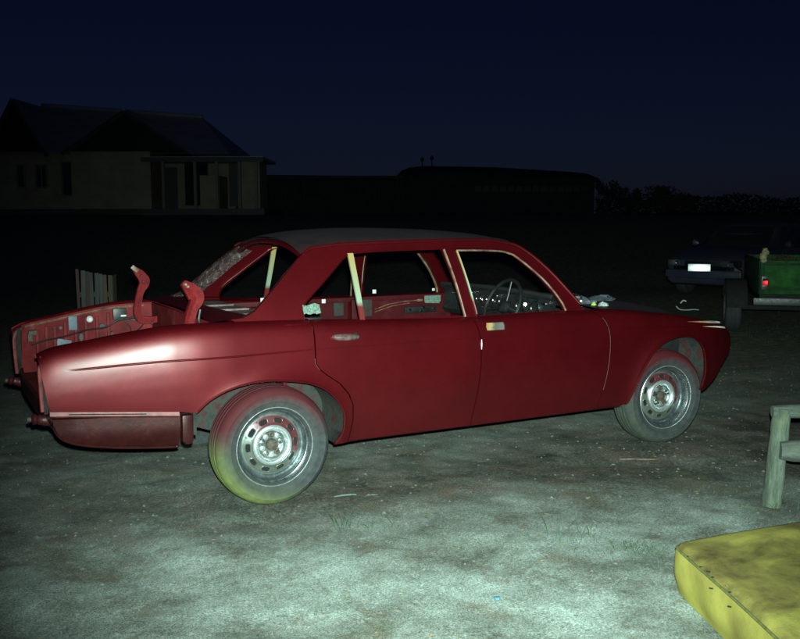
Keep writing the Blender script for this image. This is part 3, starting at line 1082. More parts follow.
# rear end: lamp recesses, lower panel, latch
for s in (-1, 1):
    pn = MB()
    secs = []
    for z in np.linspace(.60, .885, 10):
        y0 = ys(-1.13, min(z, .86))
        secs.append([(-1.128-.02*(z-.6), s*(y0-.016), z), (-1.112, s*(y0-.03), z), (-1.09, s*(y0-.05), z), (-1.095, s*(y0-.11), z), (-1.118, s*(y0-.125), z), (-1.10, s*(y0-.14), z)])
    pn.loft(secs)
    pn.build('lamp_recess', M_HOUS, car)
    cl = MB()
    pts = catmull([(-1.125, s*.635, .60), (-1.13, s*.64, .72), (-1.13, s*.648, .82), (-1.10, s*.655, .868), (-1.05, s*.668, .888)], 5)
    cl.tube(pts, .011, 8)
    cl.build('boot_seal', M_STRIP, car)
rp_ = MB()
secs = []
for y in np.linspace(-.74, .74, 17):
    xo = -1.10 - .035*(1-(y/.74)**2)
    secs.append([(xo+.02, y, .64), (xo, y, .632), (xo-.006, y, .60), (xo, y, .56), (xo+.03, y, .50), (xo+.06, y, .47)])
rp_.loft(secs)
rp_.build('rear_panel', M_TANK, car)
lt = MB()
lt.tube([(-1.115, -.56+.028*math.cos(a), .725+.026*math.sin(a)) for a in np.linspace(0, 2*PI, 16)[:-1]], .007, 8, closed=True)
lt.build('lamp_grommet', M_CHROME, car)
for s in (-1, 1):
    b = MB()
    b.tube(catmull([(-1.06, s*.60, .545), (-1.12, s*.61, .553), (-1.15, s*.615, .560), (-1.180, s*.62, .564)], 4), [.030]*5+[.026]*3+[.020, .026, .029, .024]+[.012], 12)
    bi = b.build('bumper_iron', M_HINGE0, car)
    b = MB()
    b.lathe([(.0, -.018), (.011, -.018), (.013, -.008), (.013, .0)], 12, 'x', (-1.180, s*.62, .564))
    b.build('bolt', M_HUB, bi)

# hinge arms of the missing bootlid
def hinge(y0, s, pts, wd, name):
    b = MB()
    P2 = catmull(pts, 5)
    n = len(P2)
    secs = []
    for i, p in enumerate(P2):
        a = np.array(P2[max(i-1, 0)]); c_ = np.array(P2[min(i+1, n-1)])
        t = (c_-a)/np.linalg.norm(c_-a)
        nrm = np.array([-t[1], t[0]])
        k = i/(n-1)
        hw = np.interp(k, [0, .25, .6, .78, .92, 1.0], wd)
        L = np.array(p)-nrm*hw; R_ = np.array(p)+nrm*hw
        secs.append([(L[0], y0-s*.018, L[1]), (R_[0], y0-s*.018, R_[1]), (R_[0], y0+s*.016, R_[1]), (R_[0], y0+s*.010, R_[1]),
                     ((L[0]+R_[0])/2, y0-s*.006, (L[1]+R_[1])/2), (L[0], y0+s*.010, L[1]), (L[0], y0+s*.016, L[1])])
    b.loft(secs, closed=True, caps=True)
    o = b.build(name, M_HINGE, car, angle=30)
    return o
m = Mat('hinge_red', (.30, .025, .022), .7, spec=.1)
m.color(m.ramp(m.noise(26, 6, .75), [(.30, (.055, .006, .006)), (.46, (.115, .007, .009)), (.66, (.155, .012, .013)), (.80, (.16, .075, .06))]))
M_HINGE = m.m
h1 = hinge(.54, 1, [(-.22, .915), (-.31, .900), (-.375, .905), (-.402, .945), (-.395, 1.02), (-.378, 1.09), (-.352, 1.145), (-.372, 1.19), (-.418, 1.238)], [.018, .024, .021, .034, .026, .013], 'hinge_arm')
h2 = hinge(-.50, -1, [(-.26, .91), (-.32, .90), (-.348, .93), (-.345, .99), (-.325, 1.06), (-.300, 1.115), (-.325, 1.16), (-.372, 1.208)], [.022, .028, .028, .046, .032, .017], 'hinge_arm')
for (o, y, pts) in ((h1, .54, [(-.405, 1.226), (-.372, 1.188), (-.362, 1.150)]), (h2, -.50, [(-.362, 1.198), (-.350, 1.186)])):
    for (x, z) in pts:
        b = MB()
        b.lathe([(.0, -.024), (.006, -.024), (.009, -.018), (.010, .024), (.0, .024)], 12, 'y', (x, y, z))
        b.build('hinge_bolt', M_BLACKM if y > 0 else M_CHAN, o)
t_ = MB()
t_.box((-.412, .518, 1.232), (.05, .006, .026), Matrix.Rotation(math.radians(42), 3, 'Y'), bevel=.002)
t_.build('hinge_plate', M_CHAN, h1)
gs = MB()
gs.tube(catmull([(-.275, -.53, .93), (-.30, -.54, 1.0), (-.29, -.535, 1.06)], 5), .008, 8)
gs.build('hinge_spring', M_BLACK, h2)

# scuttle, bonnet, front end
sc = MB()
secs = []
for v in np.linspace(-1, 1, 25):
    y = v*.74
    xo = .10*(1-v*v)
    secs.append([(2.11+xo, y, .952+.022*(1-v*v)), (2.17+xo, y, .955+.024*(1-v*v)), (2.26+xo, y, .946+.024*(1-v*v)), (2.30+xo, y, .938+.022*(1-v*v)), (2.31+xo, y, .925)])
sc.loft(secs)
sc.build('scuttle', M_ROOF, car)
for y in (-.42, .18):
    b = MB()
    b.lathe([(.0, .05), (.010, .05), (.012, .03), (.018, .01), (.022, .0)], 14, 'z', (2.27+.06, y, .962))
    b.build('wiper_spindle', M_ALU, car)
for k in range(7):
    gr_ = MB()
    gr_.box((2.25+.08, -.18+.06*k, .975), (.07, .012, .006))
    gr_.build('grille_bar', M_BLACKM, car)
bn = MB()
secs = []
for x in np.linspace(2.42, 3.60, 30):
    w = min(Wf(x)-.155, .70) - max(0, (x-3.3))*.35
    zt = ZTf(x)-.012
    row = []
    for v in np.linspace(-1, 1, 31):
        bulge = .045*math.exp(-(abs(v)/.34)**6) * min(1, (3.62-x)/.15+.4)
        row.append((x - .02*(v*v), v*w, zt + .020*(1-v*v) + bulge))
    secs.append(row)
bn.loft(secs)
bn.build('bonnet', M_ROOF, car, angle=40)
fr = MB()
ol = [(-.62, .42), (.62, .42), (.68, .60), (.66, .735), (.40, .76), (-.40, .76), (-.66, .735), (-.68, .60)]
holes = []
for s in (-1, 1):
    for yc, rr_ in ((.545, .088), (.355, .072)):
        holes.append([(s*yc + rr_*math.cos(a), .645 + rr_*math.sin(a)) for a in np.linspace(0, 2*PI, 25)[:-1]])
holes.append([(-.24, .54), (.24, .54), (.25, .72), (-.25, .72)])
panel(ol, lambda y, z: (3.62 - .10*abs(y)**2 - .12*max(0, .58-z), y, z), holes=holes, grid=.05, hem=lambda q_, p_: (q_[0]-.05, q_[1], q_[2]), mb=fr)
fr.build('nose_panel', M_RED, car)
# floor pan, firewall, tunnel, crossmembers
b = MB(); b.box((1.42, 0, .325), (1.86, 1.50, .03), bevel=.006); b.build('floor_pan', M_DARK, car)
b = MB(); b.box((1.27, 0, .40), (2.1, .28, .14), bevel=.04); b.build('transmission_tunnel', M_DARK, car)
b = MB(); b.box((2.26, 0, .63), (.02, 1.46, .58), bevel=.004); b.build('firewall', M_DARK, car)
b = MB(); b.box((1.24, -.735, .64), (.075, .035, .62), bevel=.01); b.build('pillar_base', M_REDIN, car)
b = MB(); b.box((1.24, .735, .64), (.075, .035, .62), bevel=.01); b.build('pillar_base', M_REDIN, car)
b = MB(); b.tube([(0, -.62, .33), (0, -.2, .34), (0, .2, .34), (0, .62, .33)], [.03, .035, .035, .03], 12); b.lathe([(.0, -.12), (.09, -.11), (.12, 0), (.09, .11), (0, .12)], 20, 'y', (0, 0, .34)); b.build('rear_axle', M_DARK, car)
b = MB(); b.tube([(2.866, -.62, .32), (2.83, -.3, .27), (2.83, .3, .27), (2.866, .62, .32)], .03, 10); b.box((2.83, 0, .30), (.22, .8, .10), bevel=.02); b.build('front_crossmember', M_DARK, car)
b = MB(); b.box((-.62, 0, .50), (.75, .9, .14), bevel=.05); b.build('boot_underside', M_DARK, car)

# odds and ends left lying on the scuttle and bonnet
def top_of(x, y):
    return ZTf(x)-.012+.020+.045*math.exp(-(abs(y)/(.70*.34))**6) if x > 2.42 else .985
def crumple(name, x, y, r_, h_, mat, label, cat, seed):
    b = MB(); rn_ = random.Random(seed)
    prof_ = []
    vv = []
    n_ = 14
    for i_, (k_, zz_) in enumerate(((1.0, 0), (1.05, .25), (.8, .6), (.45, .9), (.0, 1.0))):
        vv += [(r_*k_*math.cos(2*PI*j/n_)*rn_.uniform(.7, 1.25), r_*k_*.7*math.sin(2*PI*j/n_)*rn_.uniform(.7, 1.25), h_*zz_*rn_.uniform(.6, 1.3) if i_ else 0) for j in range(n_)]
    ff = [(i_*n_+j, i_*n_+(j+1) % n_, (i_+1)*n_+(j+1) % n_, (i_+1)*n_+j) for i_ in range(4) for j in range(n_)]
    b.add(vv, ff)
    o = b.build(name, mat, angle=25)
    o.location = (x, y, top_of(x, y)-.004)
    return tag(o, label, cat)
M_RAG = simple('grey_rag', (.10, .115, .135), .85, nscale=25, var=.5, bump=.5)
crumple('crumpled_rag', 2.52, -.30, .11, .045, M_RAG, 'crumpled grey rag lying on the bonnet by the windscreen', 'rag', 3)
crumple('crumpled_rag', 2.80, -.18, .13, .030, simple('blue_grey_rag', (.07, .085, .11), .85, nscale=25, var=.5, bump=.5), 'flattened blue grey rag lying further along the bonnet', 'rag', 8)
crumple('paper_scrap', 2.60, -.45, .045, .025, simple('paper', (.40, .42, .40), .8, nscale=40, var=.2), 'small screwed up pale paper scrap at the bonnet edge', 'paper', 5)
crumple('yellow_cap', 2.50, -.47, .020, .022, simple('yellow_green_plastic', (.34, .42, .10), .5), 'small yellow green cap lying at the bonnet edge', 'cap', 6)
for x0_, y0_, lb in ((2.36, -.50, 'thin dark wiper arm lying loose along the scuttle'),):
    b = MB(); b.tube([(0, 0, .0), (.10, .12, .016), (.22, .34, .014), (.30, .52, .006)], [.008, .006, .005, .003], 8)
    o = b.build('wiper_arm', M_ALU); o.location = (x0_, y0_, .985); tag(o, lb, 'wiper arm')

# dashboard, instruments, steering wheel
M_DASH = simple('dash_dark', (.010, .0105, .0115), .45, nscale=30, var=.5, bump=.3)
db = MB()
secs = []
for y in np.linspace(-.70, .70, 29):
    zt = 1.050 + .018*math.cos(y*2.0) + .006*math.sin(y*17)
    secs.append([(2.14, y, .965), (2.08, y, zt-.010), (2.02, y, zt), (1.97, y, zt-.008), (1.955, y, zt-.03), (1.985, y, zt-.045), (2.0, y, .90), (1.97, y, .86), (2.0, y, .82)])
db.loft(secs)
dash = db.build('dashboard', M_DASH, car)
b = MB(); b.tube([(1.962, y, 1.042 + .018*math.cos(y*2.0)) for y in np.linspace(-.69, .69, 24)], .014, 8); b.build('dash_roll', M_DARK, dash)
for y, z, r_ in ((-.50, .955, .045), (-.33, .957, .045), (-.13, .965, .028), (-.05, .965, .028), (.03, .965, .028), (.11, .965, .028), (.19, .965, .028)):
    b = MB(); b.lathe([(.0, -.012), (r_*.85, -.012), (r_, -.016), (r_*1.1, -.004), (r_*1.1, .02)], 24, 'x', (1.990, y, z))
    g_ = b.build('gauge', M_BLACK, dash)
    b = MB(); b.tube([(1.974, y+r_*math.cos(a), z+r_*math.sin(a)) for a in np.linspace(0, 2*PI, 20)[:-1]], .0035, 6, closed=True); b.build('gauge_ring', M_CHROME, g_)
for y, z, w_ in ((.0, 1.00, .12), (.30, 1.0, .06), (-.60, .99, .05), (.42, .97, .03), (-.22, .915, .03), (.05, .91, .16), (.52, .99, .05)):
    b = MB(); b.box((1.972, y, z), (.02, w_, .014), bevel=.004); b.build('switch', M_CHROME, dash)
sw = empty('steering_wheel', (1.82, -.34, .965))
sw.parent = car
Rm = Matrix.Rotation(math.radians(-66), 3, 'Y')
def rs(p): return tuple(Rm @ Vector(p))
b = MB(); b.tube([rs((.185*math.cos(a), .185*math.sin(a), 0)) for a in np.linspace(0, 2*PI, 40)[:-1]], .0125, 10, closed=True); b.build('rim', M_BLACK, sw)
b = MB(); b.tube([rs((.03, .0, -.02)), rs((.10, .0, -.012)), rs((.18, .0, 0))], .010, 8, flat=.5)
b.tube([rs((-.01, .02, -.02)), rs((-.03, .10, -.012)), rs((-.04, .178, 0))], .010, 8, flat=.5)
b.tube([rs((-.01, -.02, -.02)), rs((-.03, -.10, -.012)), rs((-.04, -.178, 0))], .010, 8, flat=.5); b.build('spoke', M_BLACKM, sw)
b = MB(); b.tube([rs((0, 0, .012)), rs((0, 0, .0)), rs((0, 0, -.03)), rs((0, 0, -.05)), rs((0, 0, -.24))], [.02, .042, .045, .022, .022], 16); b.build('boss', M_BLACK, sw)
b = MB(); b.tube([(1.96, -.42, .965), (1.88, -.52, .985), (1.85, -.56, .99)], [.006, .006, .009], 8); b.build('stalk', M_CHROME, dash)

# pieces left on and in the doors
def far_piece(x, z, w, h, mat, name, y=.752, t=.006, par=car, rot=0.0):
    b = MB()
    b.box((x, y, z), (w, t, h), Matrix.Rotation(rot, 3, 'Y'), bevel=t*.4)
    return b.build(name, mat, par)
far_piece(1.905, .925, .145, .050, M_TAPE, 'masking_tape', y=.738)
far_piece(1.90, .905, .13, .028, M_TAPE, 'masking_tape', y=.732, rot=.06)
far_piece(1.79, .918, .05, .018, M_CHAN, 'latch_rod', y=.736)
far_piece(1.40, 1.00, .030, .030, M_WHITE, 'plastic_clip', y=.742)
far_piece(1.915, .995, .022, .020, M_WHITE, 'plastic_clip', y=.742)
far_piece(.515, .972, .030, .036, M_WHITE, 'plastic_clip', y=.742)
far_piece(.985, .945, .030, .030, M_WHITE, 'plastic_clip', y=.742)
far_piece(1.80, .845, .28, .05, M_BLACK, 'lock_plate', y=.745, t=.02)
for k, (x, z) in enumerate(((1.70, .848), (1.80, .835), (1.82, .860), (1.91, .850))):
    b = MB(); b.lathe([(.0, -.008), (.008, -.008), (.010, 0)], 10, 'y', (x, .733, z)); b.build('screw', M_CHROME, car)
far_piece(1.33, .88, .09, .13, M_HOUS, 'door_pad', y=.738, t=.02)
far_piece(1.10, .88, .08, .10, M_HOUS, 'door_pad', y=.738, t=.02)
b = MB(); b.tube([(1.40, .735, .865), (1.52, .735, .90), (1.66, .735, .915), (1.79, .735, .918)], .004, 6); b.tube([(1.40, .735, .845), (1.55, .735, .885), (1.70, .735, .90)], .003, 6); b.build('latch_linkage', M_CHAN, car)
# folded tape stuck in the lower corner of the rear window opening
tp = MB()
secs = []
for u in np.linspace(0, 1, 9):
    x = .212 + u*.100
    secs.append([(x, -.790+.004*math.sin(u*9), 1.032+.004*math.sin(u*14)), (x-.002, -.782+.004*math.cos(u*11), 1.055), (x, -.768+.003*math.sin(u*8), 1.082-.006*math.sin(u*7)), (x, -.758, 1.07)])
tp.loft(secs)
tp.build('masking_tape', M_TAPE, car)
b = MB(); b.box((.275, -.74, .985), (.11, .05, .05), bevel=.012); b.build('latch_box', M_BLACK, car)
b = MB(); b.tube([(1.2985, -.8905, .835), (1.2985, -.8915, .805), (1.298, -.8915, .775)], [.002, .0045, .002], 6); b.build('white_fleck', M_WHITE, car)  # small white fleck on the seam between the doors
b = MB(); b.box((1.300, -.842, .965), (.010, .006, .035), bevel=.002); b.build('striker_plate', M_CHROME, car)

# wheels
def make_wheel(loc, tyre, s, spin, name='wheel'):
    w = empty(name, loc, 0)
    w.parent = car
    t = MB()
    prof = [(.205, .030), (.212, .040), (.222, .044), (.236, .050), (.250, .054), (.253, .0565), (.257, .0560), (.270, .058), (.286, .056), (.290, .0575), (.294, .0550), (.306, .047), (.316, .036), (.323, .024),
            (.327, .012), (.3275, .002), (.320, .0), (.320, -.006), (.3285, -.008), (.330, -.030), (.322, -.032), (.322, -.038), (.330, -.040), (.3305, -.062), (.322, -.064), (.322, -.070), (.330, -.072),
            (.329, -.094), (.320, -.096), (.320, -.102), (.3275, -.104), (.325, -.118), (.316, -.130), (.290, -.150), (.25, -.152), (.205, -.135)]
    t.lathe([(r, -o) if s < 0 else (r, o) for r, o in prof], 96)
    t.v = [(x, y*(1+.10*max(0, (-z-.22)/.10)*(1 if abs(x) < .16 else .4)), max(z, -.3175+.006*abs(x))) for x, y, z in t.v]
    ty = t.build('tyre', tyre, w, angle=28)
    R = MB()
    M_ = M_RIMB
    prof = [(.204, .028), (.2185, .044), (.221, .041), (.221, .036), (.214, .0345), (.208, .030), (.205, .022), (.200, .012), (.196, .010), (.193, .002), (.189, -.018), (.184, -.024), (.178, -.026), (.172, -.027), (.168, -.026)]
    R.lathe([(r, -o) if s < 0 else (r, o) for r, o in prof], 72)
    rim = R.build('rim', M_RIMB, w, angle=25)
    R = MB()
    R.lathe([(r, s*o) for r, o in ((.2135, .0362), (.217, .0455), (.2215, .0425), (.2225, .037))], 72)
    R.build('rim_lip', M_RING, rim, angle=60)
    # disc with ten pressed slots
    def dy(r):
        return float(np.interp(r, [0, .028, .034, .052, .070, .078, .086, .096, .106, .114, .120, .136, .152, .160, .168],
                               [-.030, -.030, -.027, -.026, -.024, -.014, .000, .006, .003, -.005, -.010, -.014, -.019, -.025, -.028]))
    circ = [(.1685*math.cos(a+.021), .1685*math.sin(a+.021)) for a in np.linspace(0, 2*PI, 73)[:-1]]
    holes = []
    for k in range(10):
        a0 = 2*PI*k/10 + spin
        pts = []
        for b_ in np.linspace(0, 2*PI, 17)[:-1]:
            ca, sa = math.cos(b_), math.sin(b_)
            ea = math.copysign(abs(ca)**.6, ca)*.025; er = math.copysign(abs(sa)**.6, sa)*.0145
            rr_ = .1375 + er
            aa = a0 + ea/.1375
            pts.append((rr_*math.cos(aa), rr_*math.sin(aa)))
        holes.append(pts)
    extra = []
    for rr_ in (.028, .034, .052, .070, .078, .086, .096, .106, .114, .120, .160):
        extra += [(rr_*math.cos(a+.037+rr_), rr_*math.sin(a+.037+rr_)) for a in np.linspace(0, 2*PI, 61)[:-1]]
    D = panel(circ, lambda x, z: (x, s*(dy(math.hypot(x, z))), z), holes=holes, grid=.016, extra=extra,
              hem=lambda q_, p_: (q_[0], q_[1]-s*.012, q_[2]))
    disc = D.build('wheel_disc', M_RIM, w, angle=40)
    for k in range(10):   # raised lips round the slots
        L = MB()
        L.tube([(p[0], s*(dy(math.hypot(*p))+.001), p[1]) for p in holes[k]], .0028, 6, closed=True)
        L.build('slot_lip', M_RIM, disc)
    rg = MB()
    rg.lathe([(.078, -s*0+s*(-.010)), (.086, s*.0035), (.096, s*.0085), (.105, s*.006), (.112, s*-.001)], 60)
    rg.build('polished_ring', M_RING, disc, angle=50)
    for k in range(5):
        a = 2*PI*k/5 + PI/2
        x, z = .0555*math.cos(a), .0555*math.sin(a)
        nb = MB()
        nb.lathe([(.0175, s*-.024), (.0165, s*-.019), (.0105, s*-.018)], 16, 'y', (x, 0, z))
        nb.lathe([(.0105, s*-.018), (.0105, s*-.002), (.008, s*.003), (.0, s*.004)], 6, 'y', (x, 0, z))
        nb.build('wheel_nut', M_HUB if k in (0, 3) else M_ALU, disc, angle=20)
        sp_b = MB()
        a2 = a + PI/5
        sp_b.lathe([(.016, s*-.0255), (.014, s*-.017), (.0, s*-.014)], 14, 'y', (.055*math.cos(a2), 0, .055*math.sin(a2)))
        sp_b.build('pressed_boss', M_RING, disc)
    hb_ = MB()
    hb_.lathe([(.033, s*-.028), (.032, s*-.006), (.027, s*.0), (.020, s*.001), (.014, s*.006), (.0, s*.008)], 28)
    hb_.build('hub_cap', M_HUB, w)
    dr_ = MB()
    dr_.lathe([(.0, s*-.075), (.15, s*-.075), (.165, s*-.07), (.190, s*-.06), (.196, s*-.05)], 40)
    dr_.build('brake_disc', M_DARK, w)
    return w


make_wheel((.03, -.756, .3170), M_TYRE, -1, .03)
make_wheel((2.885, -.750, .3170), M_TYREF, -1, .28).rotation_euler = (0, 0, math.radians(-4))
make_wheel((0, .756, .3170), M_TYREF, 1, .0)
make_wheel((2.866, .756, .3170), M_TYREF, 1, .0)
#CAR_END

# ------------------------------------------------------------------ foreground: cushion and bench
m = Mat('yellow_velour', (.42, .40, .06), .9)
n1 = m.noise(3.2, 5, .65, dist=.4)
n2 = m.noise(11, 6, .7)
c = m.ramp(n1, [(.34, (.070, .054, .021)), (.50, (.175, .146, .040)), (.66, (.31, .275, .064))])
st = m.ramp(n2, [(.58, 0.0), (.80, .35)])
c = m.mix(st, c, (.17, .125, .04))
m.color(c)
m.p.inputs['Specular IOR Level'].default_value = .1
m.bump(m.math('ADD', m.noise(260, 3), m.math('MULTIPLY', m.noise(9, 5), 1.5)), .35, .006)
M_VEL = m.m
m = Mat('yellow_velour_side', (.36, .36, .08), .9, spec=.1)  # side cloth coloured lighter than the top, as the lit face
c = m.ramp(m.noise(3.0, 4, .6), [(.30, (.21, .168, .045)), (.48, (.31, .268, .062)), (.68, (.39, .345, .075))])
m.color(m.mix(m.ramp(m.noise(14, 6, .75), [(.60, 0.0), (.78, .5)]), c, (.20, .16, .055)))
m.bump(m.math('ADD', m.noise(260, 3), m.math('MULTIPLY', m.noise(9, 5), 1.5)), .35, .006)
M_VELS = m.m
M_WELT = simple('welt_dark', (.10, .10, .025), .8, nscale=40, var=.4)
cu = empty('seat_cushion', (1.35, -3.10, 0), 0, 'mustard yellow velour sofa cushion lying on the dirt', 'cushion')
Lc = np.array([1.35, -3.10])
A_ = np.array([1.098, -2.672]); B_ = np.array([2.02, -2.86]); D_ = np.array([.68, -3.68])
C_ = B_ + (D_-A_)
def cq(u, v): return (A_*(1-u)*(1-v) + B_*u*(1-v) + C_*u*v + D_*(1-u)*v) - Lc
def ctop(u, v):
    z = .205 + .040*u + .020*(1-(2*u-1)**4)*(1-(2*v-1)**4)
    z += .006*math.sin(7*u+3*v) * (1-(2*v-1)**2) + .005*math.sin(13*v+2)*(1-(2*u-1)**2)
    return z
def rnd(u):  # pull corners in a little
    return u
NU, NV = 44, 60
tp = MB()
grid = []
for i in range(NU+1):
    row = []
    for j in range(NV+1):
        u, v = i/NU, j/NV
        cu_, cv_ = u-.5, v-.5
        k = 1-.022*(abs(2*cu_)**12)*(abs(2*cv_)**12)
        p = cq(.5+cu_*k, .5+cv_*k)
        ed = min(u, 1-u, v, 1-v)
        dz = -.020*math.exp(-ed/.010)
        row.append((p[0], p[1], ctop(u, v)+dz))
    grid.append(row)
tp.loft(grid)
tp.build('top_cover', M_VEL, cu)
sd = MB()
ring = [(u, 0) for u in np.linspace(0, 1, NU+1)] + [(1, v) for v in np.linspace(0, 1, NV+1)[1:]] + [(u, 1) for u in np.linspace(1, 0, NU+1)[1:]] + [(0, v) for v in np.linspace(1, 0, NV+1)[1:-1]]
secs = []
for t in np.linspace(0, 1, 12):
    sec = []
    for (u, v) in ring:
        cu_, cv_ = u-.5, v-.5
        k = 1-.022*(abs(2*cu_)**12)*(abs(2*cv_)**12)
        bulge = .008*math.sin(PI*min(1, t*1.15))**.8 - .045*max(0, t-.55)**1.5
        rip = .006*math.sin(17*(u+v*1.3))*math.sin(PI*t)
        p0 = cq(.5, .5)
        p = cq(.5+cu_*k, .5+cv_*k)
        d = (p-p0)/np.linalg.norm(p-p0)
        zt = ctop(u, v)-.020
        q = p + d*(bulge+rip)
        sec.append((q[0], q[1], zt*(1-t) - .004*t))
    secs.append(sec)
sd.loft(secs, closed=True)
sd.build('side_border', M_VELS, cu)
wt = MB()
wt.tube([(p[0], p[1], p[2]) for p in secs[0]], .0055, 6, closed=True)
wt.build('piping', M_WELT, cu)
for k, (v, dzz) in enumerate(((.13, .004), (.24, .006), (.30, .012), (.34, .006), (.44, .014), (.47, .006), (.52, .010), (.50, -.03), (.36, -.025))):
    b = MB()
    p = cq(-.004 if dzz < 0 else .006, v); z = ctop(0, v)-.018+dzz
    if k in (4, 6):
        b.tube([(p[0]+.007*math.cos(a), p[1]+.007*math.sin(a)*.8, z+.004*math.sin(a)) for a in np.linspace(0, 2*PI, 12)[:-1]], .002, 5, closed=True)
        b.build('loose_thread', M_WELT, cu)
    else:
        b.box((p[0]-.012*(dzz < 0), p[1], z), (.004, .014, .004), Matrix.Rotation(.5, 3, 'Z'))
        b.build('staple', M_BLACK, cu)

m = Mat('weathered_timber', (.22, .26, .21), .85)
c = m.ramp(m.noise(14, 6, .7, stretch=(1, 1, .18)), [(.36, (.040, .055, .040)), (.52, (.105, .130, .100)), (.66, (.17, .20, .16))])
gs_ = m.ramp(m.noise(5, 5), [(.5, 0.0), (.7, .5)])
m.color(m.mix(gs_, c, (.13, .16, .06)))
m.bump(m.noise(45, 6, .8, stretch=(1, 1, .3)), 1.0, .012)
M_TIMB = m.m
m = Mat('weathered_rail', (.18, .21, .17), .85)
m.color(m.ramp(m.noise(14, 6, .7, stretch=(.18, 1, 1)), [(.36, (.030, .038, .030)), (.52, (.080, .096, .078)), (.66, (.14, .16, .13))]))
m.bump(m.noise(45, 6, .8, stretch=(.3, 1, 1)), 1.0, .012)
M_RAIL = m.m
bench = empty('timber_bench', (2.41, -2.105, 0), -.60, 'low weathered grey timber bench frame standing behind the yellow cushion', 'bench')
# local x runs along the rails (to the right), y away from the camera
def log(mb, a, b_, r0, r1, flat=1.0, wob=.004, n=14, seed=0):
    rn = random.Random(seed)
    a = Vector(a); b_ = Vector(b_)
    pts = []; rr_ = []
    for i in range(n+1):
        t = i/n
        e_ = min(t, 1-t)*n
        k = .80 if e_ < .4 else (.96 if e_ < 1.2 else 1.0)
        pts.append(a.lerp(b_, t) + Vector((rn.uniform(-wob, wob), rn.uniform(-wob, wob), rn.uniform(-wob, wob)*.5)))
        rr_.append((r0+(r1-r0)*t)*k)
    mb.tube(pts, rr_, 14, flat=flat)
    return mb
log(MB(), (-.022, 0, -.05), (.018, .0, .535), .060, .055, .85, .002, 16, 1).build('leg', M_TIMB, bench)
log(MB(), (-.034, 0, .515), (1.25, .02, .548), .040, .038, .95, .003, 20, 3).build('top_rail', M_RAIL, bench)
log(MB(), (-.005, -.062, .318), (1.25, -.10, .300), .062, .060, .95, .003, 20, 4).build('front_rail', M_RAIL, bench)
log(MB(), (1.20, .0, -.05), (1.19, .01, .55), .047, .043, .8, .002, 16, 5).build('leg', M_TIMB, bench)
log(MB(), (.0, .055, .30), (1.22, .06, .30), .038, .036, .8, .003, 20, 6).build('back_rail', M_RAIL, bench)

# ------------------------------------------------------------------ loose ground cover
def grnd(x, y): return float(gz(np.array([x]), np.array([y]))[0])

# pebbles and grit
N = 15000
V = []; F = []
oct_v = np.array([(1, 0, 0), (-1, 0, 0), (0, 1, 0), (0, -1, 0), (0, 0, 1), (0, 0, -1)], float)
oct_f = [(0, 2, 4), (2, 1, 4), (1, 3, 4), (3, 0, 4), (2, 0, 5), (1, 2, 5), (3, 1, 5), (0, 3, 5)]
D = 2.6 + 7.0*rng.random(N)**1.6
L = (rng.random(N)-.5)*D*1.0
px_ = CP[0] + FH[0]*D + RT[0]*L; py_ = CP[1] + FH[1]*D + RT[1]*L
cl = vnoise(px_*1.6, py_*1.6, 9)
keep = rng.random(N) < (.25 + .9*(cl > .5))
px_, py_ = px_[keep], py_[keep]
pz_ = gz(px_, py_)
for i in range(len(px_)):
    sz = .0016 + .0110*rng.random()**6
    sc_ = np.array([sz*(.8+.8*rng.random()), sz*(.7+.6*rng.random()), sz*(.45+.4*rng.random())])
    a = rng.random()*6.28
    ov = oct_v*sc_*(1+.25*(rng.random((6, 1))-.5))
    R2 = np.array([[math.cos(a), -math.sin(a), 0], [math.sin(a), math.cos(a), 0], [0, 0, 1]])
    ov = ov@R2.T + np.array([px_[i], py_[i], pz_[i]+sz*.25])
    b0 = len(V)
    V += ov.tolist(); F += [(f[0]+b0, f[1]+b0, f[2]+b0) for f in oct_f]
mb = MB(); mb.v = V; mb.f = F
m = Mat('grit', (.3, .3, .28), .85)
m.color(m.ramp(m.noise(37, 3), [(.3, (.06, .06, .05)), (.5, (.11, .11, .10)), (.66, (.13, .135, .12)), (.80, (.19, .20, .185))]))
pb = mb.build('gravel', m.m, smooth=False, fix=False)
tag(pb, 'fine grit and small stones strewn over the dirt', 'gravel', kind='stuff')

